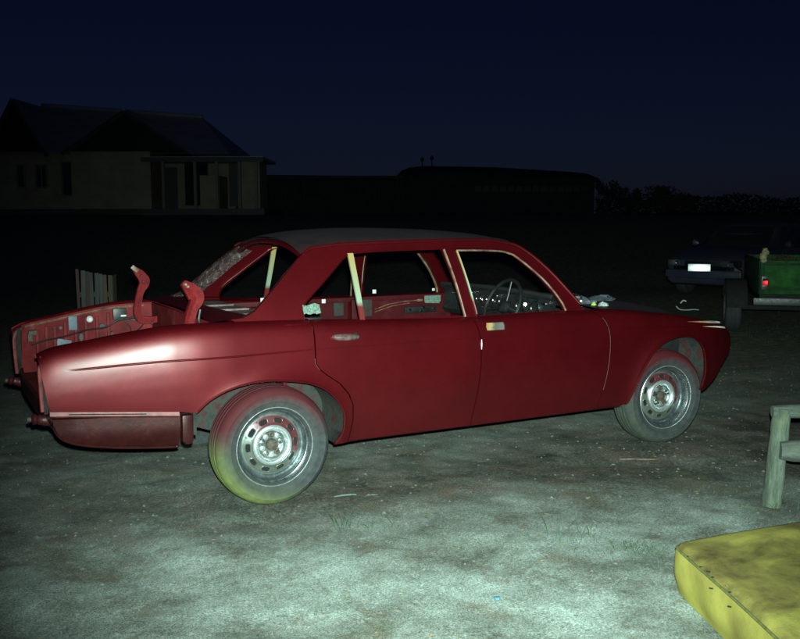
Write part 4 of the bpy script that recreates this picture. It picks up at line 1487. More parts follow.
# thin grass and weeds
def blade(mb, x, y, h, lean, az, w):
    z0 = grnd(x, y)-.003
    dx, dy_ = math.cos(az), math.sin(az)
    pts = []
    for t in (0, .35, .7, 1.0):
        off = lean*h*t*t
        ww = w*(1-t*.92)
        cx_, cy_ = x+dx*off, y+dy_*off
        pts.append(((cx_-dy_*ww, cy_+dx*ww, z0+h*t*math.sqrt(max(.1, 1-.5*lean*t))), (cx_+dy_*ww, cy_-dx*ww, z0+h*t*math.sqrt(max(.1, 1-.5*lean*t)))))
    v = [p for pr in pts for p in pr]
    mb.add(v, [(0, 1, 3, 2), (2, 3, 5, 4), (4, 5, 7, 6)])
m = Mat('grass_blade', (.07, .12, .04), .7)
m.color(m.ramp(m.noise(5, 3), [(.3, (.016, .042, .018)), (.6, (.035, .070, .026)), (.8, (.11, .11, .06))]))
gmb = MB()
for (x, y, n, sp, hh) in ((.21, -1.30, 26, .030, .12), (.30, -1.36, 14, .03, .08), (.42, -1.42, 6, .03, .06), (1.13, -2.03, 14, .05, .11), (1.05, -2.02, 10, .05, .10), (1.25, -2.22, 60, .07, .035), (1.36, -2.26, 50, .06, .03), (1.30, -2.20, 40, .05, .03), (1.30, -2.02, 30, .07, .03), (2.3, -2.15, 30, .10, .05), (2.55, -2.05, 30, .12, .05), (1.0, -2.95, 25, .09, .03), (1.45, -2.5, 40, .15, .03)):
    for k in range(n):
        blade(gmb, x+random.gauss(0, sp), y+random.gauss(0, sp), hh*random.uniform(.5, 1.3), random.uniform(.3, 1.1), random.uniform(0, 6.28), random.uniform(.0012, .0026))
for k in range(2600):     # sparse stubble
    d = 3.0+9.0*random.random(); l = (random.random()-.5)*d*1.0
    x = CP[0]+FH[0]*d+RT[0]*l; y = CP[1]+FH[1]*d+RT[1]*l
    if vnoise(np.array([x*1.1]), np.array([y*1.1]), 21)[0] < .52: continue
    blade(gmb, x, y, random.uniform(.008, .028), random.uniform(.4, 1.2), random.uniform(0, 6.28), random.uniform(.0008, .0016))
for k in range(3500):     # rough grass beyond the shell, ahead of the front wheel
    d = 6.3+8.0*random.random(); l = d*random.uniform(.18, .50)
    x = CP[0]+FH[0]*d+RT[0]*l; y = CP[1]+FH[1]*d+RT[1]*l
    if y > -1.0 and x < 3.75: continue
    if vnoise(np.array([x*1.6]), np.array([y*1.6]), 23)[0] < .45: continue
    blade(gmb, x, y, random.uniform(.015, .05), random.uniform(.4, 1.2), random.uniform(0, 6.28), random.uniform(.0012, .003))
tag(gmb.build('grass', m.m, smooth=False, fix=False), 'thin dry grass and weeds sprouting from the dirt', 'grass', kind='stuff')

# litter
M_LEAF = simple('dry_leaf', (.20, .15, .07), .8, nscale=60, var=.5)
lf = MB()
for k in range(420):
    d = 3.0+7.5*random.random(); l = (random.random()-.5)*d*1.0
    x = CP[0]+FH[0]*d+RT[0]*l; y = CP[1]+FH[1]*d+RT[1]*l
    a = random.uniform(0, 6.28); ln = random.uniform(.006, .020); w_ = ln*random.uniform(.12, .4)
    z = grnd(x, y)+.004
    ca, sa = math.cos(a), math.sin(a)
    lf.add([(x-ca*ln, y-sa*ln, z), (x-sa*w_, y+ca*w_, z+.004), (x+ca*ln, y+sa*ln, z+.002), (x+sa*w_, y-ca*w_, z+.003)], [(0, 1, 2), (0, 2, 3)])
tag(lf.build('leaf_litter', M_LEAF, smooth=False, fix=False), 'small dead leaves and twigs scattered over the yard', 'leaves', kind='stuff')
def litter(name, x, y, pts, r_, mat, label, cat, flat=.5):
    b = MB()
    b.tube([(p[0], p[1], p[2]) for p in pts], r_, 8, flat=flat)
    o = b.build(name, mat)
    o.location = (x, y, grnd(x, y)+.006)
    return tag(o, label, cat)
litter('plastic_strip', .41, -.87, [(-.06, .015, .0), (-.02, .0, .006), (.03, -.01, .006), (.06, -.02, .004)], [.006, .010, .010, .006], M_TAPE, 'pale crumpled plastic strip on dirt in front of the rear wheel', 'litter')
litter('bottle_cap', .39, -2.41, [(0, 0, 0), (0, 0, .006), (0, 0, .009)], [.014, .014, .010], simple('blue_plastic', (.06, .15, .20), .7), 'small blue bottle cap on the pale sand', 'bottle cap', 1.0)
litter('twig', 2.40, -1.05, [(-.10, .06, .004), (-.03, .015, .008), (.05, -.03, .006), (.12, -.06, .004)], [.003, .004, .004, .002], M_CHAN, 'thin pale twig on the dirt near the front wheel', 'twig', 1.0)
litter('wood_chip', .55, -.93, [(-.03, .01, 0), (.0, 0, .004), (.03, -.01, .002)], [.005, .008, .004], M_TIMB, 'short wood chip on the dirt below the rear door', 'wood chip')

# ------------------------------------------------------------------ middle distance: planks, trailer, dark car
def plank_mat(name, a, b_, c_):
    m = Mat(name, b_, .85)
    m.color(m.ramp(m.noise(9, 6, .7, stretch=(1, 1, .15)), [(.3, a), (.55, b_), (.8, c_)]))
    m.bump(m.noise(40, 5, .7, stretch=(1, 1, .1)), .4, .006)
    return m.m
M_PL1 = plank_mat('plank_grey', (.018, .018, .018), (.040, .040, .038), (.075, .074, .07))
M_PL2 = plank_mat('plank_red', (.022, .009, .008), (.040, .019, .017), (.065, .038, .033))
M_PL3 = plank_mat('plank_tan', (.022, .017, .010), (.042, .033, .018), (.07, .054, .03))
cp_ = at(95, 305, 9.0)
crate = empty('timber_crate', (cp_[0], cp_[1], grnd(cp_[0], cp_[1])), -math.atan2(FH[0], FH[1])+.18, 'upright weathered slatted crate standing behind the open boot', 'crate')
for k, (w_, h_, mt) in enumerate(((.030, 1.055, M_PL2), (.042, 1.04, M_PL1), (.042, 1.03, M_PL2), (.036, 1.02, M_PL1), (.040, 1.015, M_PL1), (.034, 1.005, M_PL1), (.040, .995, M_PL3), (.040, .990, M_PL3))):
    b = MB()
    x = -.150+.0425*k
    b.box((x, .004*((k*7) % 3), h_/2), (w_, .018, h_), Matrix.Rotation(.012*((k*5) % 3-1), 3, 'Y'), bevel=.003)
    b.build('slat', mt, crate)
for k in range(4):
    b = MB(); b.box((.168, .05+.075*k, .49), (.016, .066, .98), bevel=.003); b.build('slat', M_PL3, crate)
for z in (.18, .80):
    b = MB(); b.box((0, .024, z), (.32, .02, .05), bevel=.003); b.build('crosspiece', M_PL1, crate)

# green box trailer seen from behind
M_GREEN = simple('trailer_green', (.014, .062, .012), .7, nscale=5, var=.7, bump=.1, spec=.12)
M_GREEND = simple('trailer_green_dark', (.010, .036, .015), .7, nscale=6, var=.4, spec=.12)
TL = at(760, 293, 11.4)
tw = -math.atan2(FH[0], FH[1]) - .27
tr = empty('box_trailer', (0, 0, 0), tw, 'green steel box trailer with red tail lamp and straw load', 'trailer')
RZ = Matrix.Rotation(tw, 3, 'Z')
off = RZ @ Vector((-.62, 0, 0))
tr.location = (TL[0]-off.x, TL[1]-off.y, 0)
def trb(c_, sz, mat, name, par=tr, bevel=.006, rot=None):
    b = MB(); b.box(c_, sz, rot, bevel); return b.build(name, mat, par)
trb((0, .02, .80), (1.24, .04, .42), M_GREEN, 'tailgate')
trb((0, -.004, .965), (1.20, .014, .03), M_GREEND, 'tailgate_rib')
trb((0, -.004, .66), (1.20, .014, .03), M_GREEND, 'tailgate_rib')
for sx in (-1, 1):
    trb((sx*.62, .98, .80), (.035, 1.9, .42), M_GREEND, 'side_panel')
    trb((sx*.605, -.005, .79), (.05, .05, .46), M_GREEND, 'corner_post')
trb((0, 1.93, .80), (1.24, .04, .42), M_GREEN, 'front_panel')
trb((0, .98, .60), (1.22, 1.9, .03), M_DARK, 'floor')
trb((0, 1.0, .52), (1.1, 2.0, .08), M_DARK, 'chassis')
trb((0, -.02, .555), (1.26, .06, .07), M_DARK, 'rear_beam')
trb((0, -.055, .50), (1.4, .03, .09), M_BLACK, 'lamp_board')
m = Mat('red_reflector', (.75, .02, .03), .42, .9)
m.color(m.ramp(m.noise(90, 2), [(.4, (.70, .012, .02)), (.6, (.85, .03, .04))]))
for sx in (-1, 1):
    lo = trb((sx*.575, -.052, .735), (.085, .045, .17), M_BLACK, 'tail_lamp')
    for z, mt in ((.775, M_DARK), (.735, m.m), (.695, simple('amber_lens', (.10, .035, .02), .4))):
        b = MB(); b.box((sx*.575, -.080, z), (.066 if z == .735 else .06, .014, .060 if z == .735 else .03), Matrix.Rotation(-.20, 3, 'Z') if z == .735 else None, bevel=.005)
        b.build('lens', mt, lo)
trb((-.02, -.008, .72), (.20, .008, .11), simple('plate_blue', (.14, .24, .36), .45, .3), 'number_plate')
trb((0, 2.6, .50), (.08, 1.3, .07), M_DARK, 'drawbar')
trb((0, 3.1, .25), (.05, .05, .50), M_DARK, 'jockey_leg')
trb((0, 1.0, .33), (1.5, .06, .06), M_DARK, 'axle')
M_TYRED = simple('old_tyre', (.022, .024, .026), .85, bump=.3)
def small_wheel(parent, x, y, r_, w_, s, rimmat, name='wheel'):
    e_ = empty(name, (x, y, r_)); e_.parent = parent
    b = MB()
    pr = [(r_*.60, w_*.42), (r_*.66, w_*.50), (r_*.80, w_*.54), (r_*.93, w_*.48), (r_*.985, w_*.38), (r_, w_*.25), (r_*.985, w_*.12), (r_, w_*.08), (r_, -w_*.08), (r_*.985, -w_*.12), (r_, -w_*.25), (r_*.985, -w_*.38), (r_*.93, -w_*.48), (r_*.80, -w_*.52), (r_*.60, -w_*.42)]
    b.lathe([(a, s*c_) for a, c_ in pr], 40, 'x'); b.build('tyre', M_TYRED, e_, angle=30)
    b = MB()
    pr = [(r_*.60, w_*.42), (r_*.61, w_*.47), (r_*.56, w_*.40), (r_*.50, w_*.22), (r_*.40, w_*.24), (r_*.30, w_*.34), (r_*.2, w_*.34), (r_*.16, w_*.30), (r_*.14, w_*.42), (0, w_*.44)]
    b.lathe([(a, s*c_) for a, c_ in pr], 32, 'x'); b.build('rim', rimmat, e_, angle=30)
    for k in range(5):
        b = MB(); a = 2*PI*k/5
        b.lathe([(.011, s*w_*.32), (.010, s*w_*.42), (0, s*w_*.43)], 6, 'x', (0, r_*.24*math.cos(a), r_*.24*math.sin(a))); b.build('wheel_nut', M_ALU, e_)
    return e_
M_RIMD = simple('dull_rim', (.10, .105, .11), .5, .4, nscale=20, var=.4)
for sx in (-1, 1):
    small_wheel(tr, sx*.86, 1.0, .315, .20, sx, M_RIMD)
    b = MB()
    secs = []
    for a in np.linspace(.10*PI, .98*PI, 16):
        secs.append([(sx*.70, 1.0+.40*math.cos(a), .33+.39*math.sin(a)), (sx*.96, 1.0+.40*math.cos(a), .33+.39*math.sin(a)), (sx*.965, 1.0+.375*math.cos(a), .33+.365*math.sin(a))])
    b.loft(secs); b.build('mudguard', M_DARK, tr)
# straw heaped in the trailer
m = Mat('straw', (.35, .27, .13), .85)
m.color(m.ramp(m.noise(30, 3), [(.3, (.16, .12, .055)), (.7, (.46, .37, .20))]))
sb = MB()
rs_ = random.Random(4)
for k in range(2600):
    x = rs_.uniform(-.60, .60); y = rs_.uniform(.03, 1.6)
    z = .985 + .05*math.sin(x*6)*math.sin(y*4+1) + rs_.uniform(-.05, .02)
    a = rs_.uniform(0, 6.28); e_ = rs_.uniform(-.25, .3); ln = rs_.uniform(.03, .09)
    if y < .12 and rs_.random() < .4: z += .02
    d = Vector((math.cos(a)*ln, math.sin(a)*ln, e_*ln)); n_ = Vector((-math.sin(a), math.cos(a), 0))*.003
    p = Vector((x, y, z))
    sb.add([p-d-n_, p-d+n_, p+d+n_*.5, p+d-n_*.5], [(0, 1, 2, 3)])
stw = sb.build('straw', m.m, smooth=False, fix=False)
stw.location = tr.location; stw.rotation_euler = (0, 0, tw)
tag(stw, 'dry straw heaped in the green trailer', 'straw', kind='stuff')
b = MB()
b.tube(catmull([(-.59, .0, .99), (-.60, -.01, 1.06), (-.575, .0, 1.12), (-.60, .02, 1.16)], 4), [.035, .045, .038, .05, .042, .05, .036, .05, .045, .03, .04, .025, .012], 10)
rg_ = b.build('sacking_bundle', simple('sacking', (.26, .22, .12), .9, nscale=30, var=.5, bump=.6, bscale=60, bdist=.02))
rg_.location = tr.location; rg_.rotation_euler = (0, 0, tw)
tag(rg_, 'tan sacking bundle tied on the trailer corner above the tail lamp', 'sack')

# dark parked saloon, facing the yard
M_NAVY = simple('navy_paint', (.040, .046, .070), .40, .3, nscale=2, var=.2)
m = Mat('car_glass', (.012, .014, .018), .08)
m.p.inputs['Specular IOR Level'].default_value = .6
m.color(m.ramp(m.noise(3, 2), [(.3, (.010, .012, .016)), (.7, (.016, .018, .022))]))
M_GLASS = m.m
fc_ = at(697, 267, 17.0)
toC = np.array([CP[0]-fc_[0], CP[1]-fc_[1]]); toC /= np.linalg.norm(toC)
lft = np.array([-RT[0], -RT[1]]); lft /= np.linalg.norm(lft)
ang = math.radians(30)
fwd = toC*math.cos(ang) + lft*math.sin(ang)
srz = math.atan2(fwd[1], fwd[0])
SC = empty('parked_car', (fc_[0]-fwd[0]*2.28, fc_[1]-fwd[1]*2.28, 0.0), srz, 'dark navy parked saloon with white number plate behind the green trailer', 'car')
SC.location.z = grnd(SC.location.x, SC.location.y)
# stations along x: (x, half width, sill z, shoulder z)
def sed_sec(x, w, zb, zs, zt, wt):
    return [(x, 0, zb), (x, -w*.85, zb), (x, -w*.97, zb+.06), (x, -w, zb+.25), (x, -w*.985, zs-.12), (x, -w*.94, zs-.02), (x, -w*.88, zs), (x, -wt, zt-.02), (x, -wt*.7, zt-.002), (x, 0, zt),
            (x, wt*.7, zt-.002), (x, wt, zt-.02), (x, w*.88, zs), (x, w*.94, zs-.02), (x, w*.985, zs-.12), (x, w, zb+.25), (x, w*.97, zb+.06), (x, w*.85, zb)]
st_ = [(2.30, .60, .36, .60, .62, .50), (2.27, .74, .28, .70, .72, .62), (2.15, .82, .24, .76, .79, .68), (1.9, .87, .22, .82, .86, .70), (1.4, .885, .20, .88, .925, .70), (1.0, .89, .20, .92, .965, .70), (.85, .89, .20, .93, .975, .70),
       (.5, .89, .20, .94, 1.20, .64), (.2, .89, .20, .945, 1.36, .58), (-.1, .89, .20, .95, 1.425, .56), (-.6, .89, .20, .955, 1.43, .56), (-1.05, .89, .20, .96, 1.385, .56), (-1.4, .885, .22, .965, 1.22, .60), (-1.7, .88, .24, .965, 1.04, .68), (-2.0, .86, .26, .955, 1.0, .70), (-2.25, .80, .32, .93, .97, .66), (-2.32, .70, .40, .84, .88, .58)]
b = MB(); b.loft([sed_sec(*q) for q in st_], closed=True, caps=True)
b.build('body', M_NAVY, SC, angle=40)
# windscreen and side glass a little proud of the cabin
def quadp(pts, mat, name, par=SC, t=.004):
    b = MB(); b.add(pts, [tuple(range(len(pts)))]); return b.build(name, mat, par, smooth=False)
quadp([(.86, -.66, .985), (.86, .66, .985), (.24, .53, 1.352), (.24, -.53, 1.352)], M_GLASS, 'windscreen')
for s in (-1, 1):
    quadp([(.62, s*.795, .975), (.14, s*.60, 1.325), (-.16, s*.578, 1.375), (-.20, s*.80, .985)], M_GLASS, 'side_window')
    quadp([(-.26, s*.80, .985), (-.22, s*.578, 1.38), (-.95, s*.578, 1.36), (-1.22, s*.805, .995)], M_GLASS, 'side_window')
    hl_ = MB(); hl_.box((2.262, s*.60, .66), (.06, .26, .13), Matrix.Rotation(-s*.32, 3, 'Z'), bevel=.02)
    hlo = hl_.build('headlight', M_BLACK, SC)
    for yo in (.52, .64):
        b = MB(); b.lathe([(.0, .0), (.03, .006), (.05, .02), (.055, .034)], 20, 'x', (2.272-(yo-.52)*.25, s*yo, .66)); b.build('lamp_bowl', M_CHROME, hlo)
    b = MB(); b.box((2.20, s*.80, .50), (.16, .02, .05), Matrix.Rotation(s*.45, 3, 'Z'), bevel=.008); b.build('indicator', M_CHROME, SC)
    b = MB(); b.tube([(.62, s*.88, .99), (.62, s*.94, 1.0), (.62, s*1.0, 1.02)], [.02, .05, .05], 10, flat=1.3); b.build('door_mirror', M_NAVY, SC)
    for xw in (1.38, -1.38):
        e_ = empty('wheel', (xw, s*.78, .31)); e_.parent = SC
        b = MB(); b.lathe([(.19, s*.085), (.24, s*.10), (.29, s*.09), (.31, s*.05), (.31, -s*.06), (.27, -s*.10), (.19, -s*.09)], 36, 'y'); b.build('tyre', M_TYRED, e_)
        b = MB(); b.lathe([(.195, s*.088), (.18, s*.07), (.12, s*.06), (.05, s*.075), (0, s*.075)], 30, 'y'); b.build('rim', M_ALU, e_)
b = MB(); b.box((2.30, 0, .66), (.03, .74, .10), bevel=.012); gg = b.build('grille', M_BLACK, SC)
for k in range(4):
    b = MB(); b.box((2.318, 0, .625+.023*k), (.008, .70, .006)); b.build('grille_bar', M_CHROME, gg)
b = MB(); b.box((2.30, 0, .46), (.10, 1.50, .16), bevel=.04); b.build('bumper', M_NAVY, SC)
# number plate: glossy retroreflective sheet, tilted to its bracket
m = Mat('plate_white', (.95, .95, .95), .38, 1.0)
m.color(m.ramp(m.noise(20, 2), [(.3, (.93, .94, .95)), (.7, (.97, .97, .97))]))
b = MB(); b.box((0, 0, 0), (.008, .40, .135), bevel=.002)
pl = b.build('number_plate', m.m, SC)
pl.location = (2.43, -.02, .60 - SC.location.z)
ploc = Vector(fc_)
pl.rotation_euler = (0, -math.radians(4), math.radians(24))
hr0 = math.atan2(RT[1], RT[0])
# scrap of bent chrome trim lying in front of the dark car
b = MB()
b.tube(catmull([(-.16, .05, .06), (-.12, .02, .02), (-.03, .0, .012), (.06, .0, .02), (.14, .02, .012)], 5), .016, 8, flat=.45)
b.tube(catmull([(-.10, .06, .10), (-.07, .04, .14), (-.03, .03, .13)], 4), .010, 8)
o = b.build('chrome_trim', simple('dull_aluminium', (.75, .78, .80), .5, .2))
q = at(689, 304, 15.2); o.location = (q[0], q[1], grnd(q[0], q[1])+.01); o.rotation_euler = (0, 0, hr0); o.scale = (1.2, 1.2, 1.2)
tag(o, 'bent strip of chrome trim on the ground before the parked car', 'chrome strip')

# ------------------------------------------------------------------ far: house, sheds, trees
HZ = -math.atan2(RT[1], RT[0])
hr = math.atan2(RT[1], RT[0])
hb0 = at(135, 209, 46)
house = empty('weatherboard_house', (hb0[0], hb0[1], hb0[2]), hr, 'pale weatherboard house with twin gables and a verandah beyond the yard', 'house')
K = 46/910.0
def hx(px): return (px-135)*K
def hz_(py): return (209-py)*K
m = Mat('weatherboard', (.45, .46, .40), .75)
m.color(m.ramp(m.noise(1.2, 5), [(.3, (.20, .175, .115)), (.7, (.30, .265, .18))]))
M_WB = m.m
m = Mat('iron_roof', (.10, .12, .17), .45, .3)
m.color(m.ramp(m.noise(.8, 5, .6, stretch=(1, 3, 3)), [(.3, (.22, .24, .28)), (.7, (.34, .36, .40))]))
M_IRON = m.m
M_GABLE = simple('gable_dark', (.012, .011, .010), .9, nscale=3)
M_WIN = M_GLASS
M_TRIM = simple('trim_dark', (.05, .05, .055), .6)
M_TRIML = simple('trim_pale', (.15, .135, .10), .6)
def hbox(x0, x1, y0, y1, z0, z1, mat, name, par=None, bevel=0):
    b = MB(); b.box(((x0+x1)/2, (y0+y1)/2, (z0+z1)/2), (x1-x0, y1-y0, z1-z0), bevel=bevel)
    return b.build(name, mat, par or house, smooth=False)
EV = hz_(152)
w1 = hbox(hx(-40), hx(77), 0, 8, 0, EV, M_WB, 'wall')
w2 = hbox(hx(77), hx(155), -.6, 6, 0, EV, M_WB, 'wall')
w3 = hbox(hx(155), hx(228), 2.2, 8, 0, EV-.25, M_WB, 'wall')
w4 = hbox(hx(243), hx(261), -.2, 2.2, 0, hz_(162), M_WB, 'wall')
w5 = hbox(hx(201), hx(220), -.1, 2.2, 0, hz_(176), M_WB, 'wall')
# weatherboards, lapped rows on the walls that face the yard
for wall_, x0, x1, yf in ((w1, hx(-40), hx(77), 0), (w2, hx(77), hx(155), -.6), (w4, hx(243), hx(261), -.2)):
    top = EV if wall_ is not w4 else hz_(162)
    n = int(top/.30)
    for k in range(n):
        z0 = k*top/n
        b = MB()
        b.add([(x0, yf-.035, z0), (x1, yf-.035, z0), (x1, yf-.006, z0+top/n), (x0, yf-.006, z0+top/n), (x0, yf-.002, z0), (x1, yf-.002, z0)], [(0, 1, 2, 3), (0, 4, 5, 1)])
        b.build('weatherboard', M_WB, wall_, smooth=False)
def win(par, x0, x1, z0, z1, yf, bars=1):
    f_ = MB()
    t_ = .07
    for (a0, a1, c0, c1) in ((x0-t_, x1+t_, z1, z1+t_), (x0-t_, x1+t_, z0-t_, z0), (x0-t_, x0, z0, z1), (x1, x1+t_, z0, z1)):
        f_.box(((a0+a1)/2, yf-.06, (c0+c1)/2), (a1-a0, .05, c1-c0))
    f_.build('window_frame', M_TRIML, par, smooth=False)
    for k in range(bars):
        a0 = x0+(x1-x0)*k/bars; a1 = x0+(x1-x0)*(k+1)/bars
        b = MB(); b.box(((a0+a1)/2, yf-.05, (z0+z1)/2), (a1-a0-.05, .02, z1-z0)); b.build('pane', M_WIN, par, smooth=False)
win(w1, hx(20), hx(26), hz_(187), hz_(166), 0)
win(w1, hx(38.5), hx(48), hz_(187), hz_(166), 0, 2)
win(w1, hx(64), hx(76), hz_(195), hz_(163), 0)
b = MB(); b.box(((hx(155)+hx(168))/2, 2.1, 1.1), (hx(168)-hx(155), .06, 2.2)); b.build('door', M_TRIM, w3, smooth=False)
b = MB(); b.box(((hx(176)+hx(200))/2, 2.13, 1.3), (hx(200)-hx(176), .08, 2.2)); b.build('sliding_door', M_GLASS, w3, smooth=False)
b = MB(); b.box(((hx(222)+hx(242))/2, 2.13, 1.3), (hx(242)-hx(222), .08, 2.3)); b.build('sliding_door', M_TRIM, w3, smooth=False)
# verandah roof and posts
hbox(hx(150), hx(268), -1.3, 3.2, hz_(162), hz_(159), M_IRON, 'verandah_roof')
hbox(hx(150), hx(268), -1.36, -1.3, hz_(164), hz_(159.5), M_TRIM, 'verandah_fascia')
for p in (170, 201, 222, 244, 260):
    hbox(hx(p)-.07, hx(p)+.07, -1.2, -1.06, -.2, hz_(162), M_TRIML, 'verandah_post')
hbox(hx(150), hx(268), -1.3, 3.2, -.35, -.0, M_TRIM, 'verandah_floor')
# roofs: solid gable prisms with corrugated sheets lying on them
def gable(xl, xr, xa, ze, za, y0, y1, over=.35):
    b = MB()
    b.add([(xl, y0, ze), (xr, y0, ze), (xa, y0, za), (xl, y1, ze), (xr, y1, ze), (xa, y1, za)], [(0, 1, 2), (3, 5, 4), (0, 3, 4, 1)])
    g_ = b.build('gable', M_GABLE, house, smooth=False)
    r_ = None
    for (xe, sgn) in ((xl, -1), (xr, 1)):
        dx = xe-xa; dz = ze-za; L_ = math.hypot(dx, dz)
        ux, uz = dx/L_, dz/L_
        xe2, ze2 = xe+ux*over, ze+uz*over
        n = 40
        b = MB()
        secs = []
        for k in range(n+1):
            y = y0-over+(y1-y0+over)*k/n
            dzz = .05+.025*math.cos(k*PI)
            secs.append([(xa, y, za+dzz), (xe2, y, ze2+dzz)])
        b.loft(secs); r_ = b.build('roof', M_IRON, house, smooth=False)
        b = MB(); b.tube([(xa, y0-over-.03, za+.02), (xe2, y0-over-.03, ze2+.02)], .09, 4); b.build('barge_board', M_TRIM, house, smooth=False)
    b = MB(); b.tube([(xa, y0-over, za+.10), (xa, y1, za+.10)], .10, 8); b.build('ridge_cap', M_IRON, r_)
gable(hx(-6), hx(50), hx(21), EV, hz_(105), -.2, 5.0)
gable(hx(80), hx(190), hx(135), EV-.05, hz_(117), -1.0, 5.0)
# main hipped roof behind
def slope(pts, nm='roof'):
    b = MB(); b.add(pts, [tuple(range(len(pts)))]); return b.build(nm, M_IRON, house, smooth=False)
zr = hz_(103)+.45
ry = 5.0
slope([(hx(-30), -.4, EV-.05), (hx(230), 0.2, EV-.15), (hx(184), ry, zr-.75), (hx(8), ry, zr-.1)])
slope([(hx(230), .2, EV-.15), (hx(234), 9.5, EV-.15), (hx(184), ry, zr-.75)])
slope([(hx(-30), 9.5, EV-.05), (hx(8), ry, zr-.1), (hx(184), ry, zr-.75), (hx(234), 9.5, EV-.15)])
slope([(hx(-30), -.4, EV-.05), (hx(8), ry, zr-.1), (hx(-30), 9.5, EV-.05)])
b = MB(); b.tube([(hx(8), ry, zr-.05), (hx(184), ry, zr-.70)], .11, 8); b.build('ridge_cap', M_IRON, house)
hbox(hx(-40), hx(262), .15, 8, -1.9, -.0, M_TRIM, 'base_wall')

# long low shed
M_SHED = simple('shed_dark', (.020, .021, .024), .85, nscale=1, var=.4)
q = at(330, 209, 60); K2 = 60/910.0
shed = empty('long_shed', (q[0], q[1], q[2]), hr, 'long low dark open-fronted shed beside the house', 'shed')
def sbox(par, x0, x1, y0, y1, z0, z1, mat, name):
    b = MB(); b.box(((x0+x1)/2, (y0+y1)/2, (z0+z1)/2), (x1-x0, y1-y0, z1-z0)); return b.build(name, mat, par, smooth=False)
def s2(px): return (px-330)*K2
sbox(shed, s2(262), s2(402), 3, 3.2, -1, (209-177)*K2, M_SHED, 'back_wall')
b = MB(); b.add([(s2(260), -.6, (209-175.5)*K2), (s2(404), -.6, (209-177)*K2), (s2(404), 3.6, (209-179)*K2), (s2(260), 3.6, (209-178)*K2)], [(0, 1, 2, 3)]); b.build('roof', M_SHED, shed, smooth=False)
sbox(shed, s2(260), s2(404), -.66, -.60, (209-178)*K2-.1, (209-176.6)*K2, M_SHED, 'fascia')
for p in np.linspace(268, 398, 8):
    sbox(shed, s2(p)-.07, s2(p)+.07, -.4, -.26, -1, (209-177.5)*K2, M_SHED, 'post')
sbox(shed, s2(374), s2(376), -.55, -.45, .2, (209-184)*K2, M_SHED, 'downpipe')
for xx in (262, 402):
    sbox(shed, s2(xx)-.05, s2(xx)+.05, -.3, 3, -1, (209-177.5)*K2, M_SHED, 'end_wall')
# long round-roofed building
q = at(498, 209, 66); K3 = 66/910.0
hall = empty('round_roofed_shed', (q[0], q[1], q[2]), hr, 'long black shed with a rounded roof and a row of windows', 'shed')
def s3(px): return (px-498)*K3
hw = sbox(hall, s3(400), s3(594), 0, 7, -1, (209-182)*K3, M_SHED, 'wall')
b = MB()
secs = []
for px, top in ((395, 181), (397, 174), (402, 168.5), (410, 165.5), (425, 164), (500, 165.5), (570, 170), (590, 172), (598, 176), (600, 182)):
    zt = (209-top)*K3; ze = (209-183.5)*K3
    secs.append([(s3(px), 3.5-4.0*math.cos(a), ze+(zt-ze)*math.sin(a)**.7) for a in np.linspace(0, PI, 15)])
b.loft(secs); b.build('roof', M_SHED, hall)
for k in range(14):
    p = 478+k*8.2
    b = MB(); b.box((s3(p), -.03, (209-189)*K3), (.48, .05, .42)); b.build('window', simple('dim_pane', (.030, .030, .028), .6) if k == 0 else bpy.data.materials['dim_pane'], hw, smooth=False)
for p, h_ in ((423, 156), (433, 154.5)):
    b = MB(); b.tube([(s3(p), 2.5, (209-166)*K3), (s3(p), 2.5, (209-h_-3)*K3)], .05, 6); b.lathe([(.05, -.15), (.12, -.1), (.15, 0), (.10, .12), (.03, .18)], 10, 'z', (s3(p), 2.5, (209-h_-2)*K3)); b.build('roof_vent', M_SHED, hall)

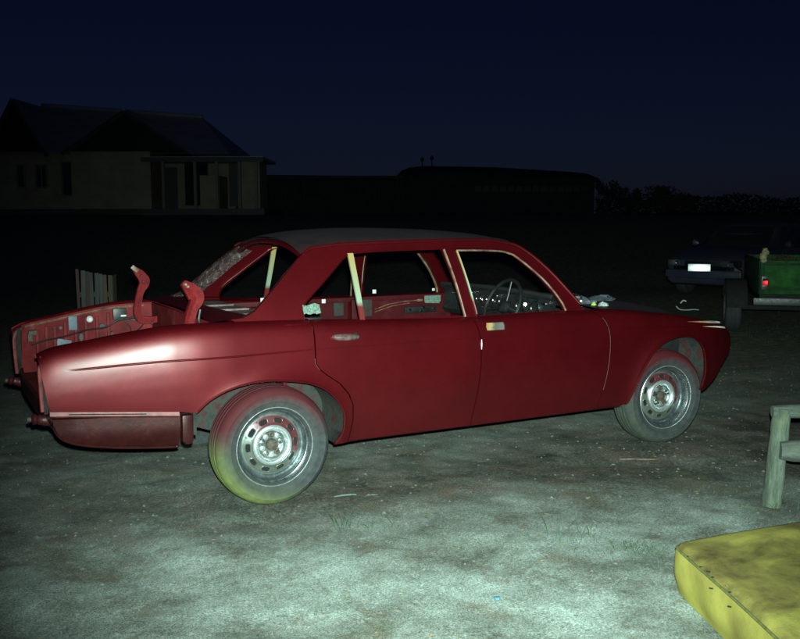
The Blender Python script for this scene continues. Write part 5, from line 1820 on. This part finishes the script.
# trees and bushes on the skyline
M_LEAFD = simple('night_foliage', (.035, .050, .024), .8, nscale=2, var=.5)
M_BARK = simple('bark', (.05, .045, .035), .9, nscale=8, var=.4)
def tree(px, py_top, depth, wpx, label, seed, kind='tree'):
    rn = random.Random(seed)
    q = at(px, 212, depth)
    zb = grnd(q[0], q[1])
    k = depth/910.0
    topz = at(px, py_top, depth)[2]
    H = topz-zb; R_ = wpx*k/2
    e_ = empty(kind, (q[0], q[1], zb), rn.uniform(0, 6), label, kind, 'trees on the skyline')
    t_ = MB()
    t_.tube([(0, 0, -.2), (.05, .02, H*.3), (-.03, .05, H*.55), (.02, 0, H*.8)], [.16, .12, .08, .03], 8)
    for j in range(5):
        a = rn.uniform(0, 6.28); z0 = H*rn.uniform(.25, .55)
        t_.tube([(0, 0, z0), (math.cos(a)*R_*.4, math.sin(a)*R_*.4, z0+H*.18), (math.cos(a)*R_*.75, math.sin(a)*R_*.75, z0+H*.30)], [.07, .045, .015], 6)
    t_.build('trunk', M_BARK, e_)
    c_ = MB()
    cl_ = [(rn.uniform(-.7, .7)*R_, rn.uniform(-.7, .7)*R_, H*rn.uniform(.35, .9), rn.uniform(.25, .45)*R_) for _ in range(16)]
    for (x, y, z, r_) in cl_:
        for _ in range(75):
            d = Vector((rn.gauss(0, 1), rn.gauss(0, 1), rn.gauss(0, .8))); d = d.normalized()*r_*rn.random()**.4
            p = Vector((x, y, z)) + d
            if p.z > H: p.z = H - rn.random()*.2
            u_ = Vector((rn.gauss(0, 1), rn.gauss(0, 1), rn.gauss(0, 1))).normalized(); v_ = u_.orthogonal().normalized()
            sz = rn.uniform(.06, .14)
            c_.add([p-u_*sz, p+v_*sz*.5, p+u_*sz, p-v_*sz*.5], [(0, 1, 2, 3)])
    c_.build('crown', M_LEAFD, e_, smooth=False, fix=False)
tree(607, 180, 70, 26, 'small dark tree against the end of the round-roofed shed', 1)
tree(628, 187, 78, 30, 'low spreading dark tree on the skyline beyond the round-roofed shed', 2)
tree(663, 186, 74, 34, 'rounded dark tree on the skyline left of the parked car', 3)
tree(684, 192, 76, 26, 'short dark bush on the skyline behind the parked car', 4)
hd = MB()
rn = random.Random(11)
for k in range(7000):
    px = rn.uniform(596, 840); d = rn.uniform(76, 82)
    top = 196 - 2*math.sin(px*.07) - (rn.random()**3)*2
    q = at(px, top + rn.random()**.8*22, d)
    u_ = Vector((rn.gauss(0, 1), rn.gauss(0, 1), rn.gauss(0, 1))).normalized(); v_ = u_.orthogonal().normalized()
    sz = rn.uniform(.10, .22); p = Vector(q)
    hd.add([p-u_*sz, p+v_*sz*.6, p+u_*sz, p-v_*sz*.6], [(0, 1, 2, 3)])
tag(hd.build('far_scrub', M_LEAFD, smooth=False, fix=False), 'dark line of far scrub along the horizon', 'scrub', kind='stuff')
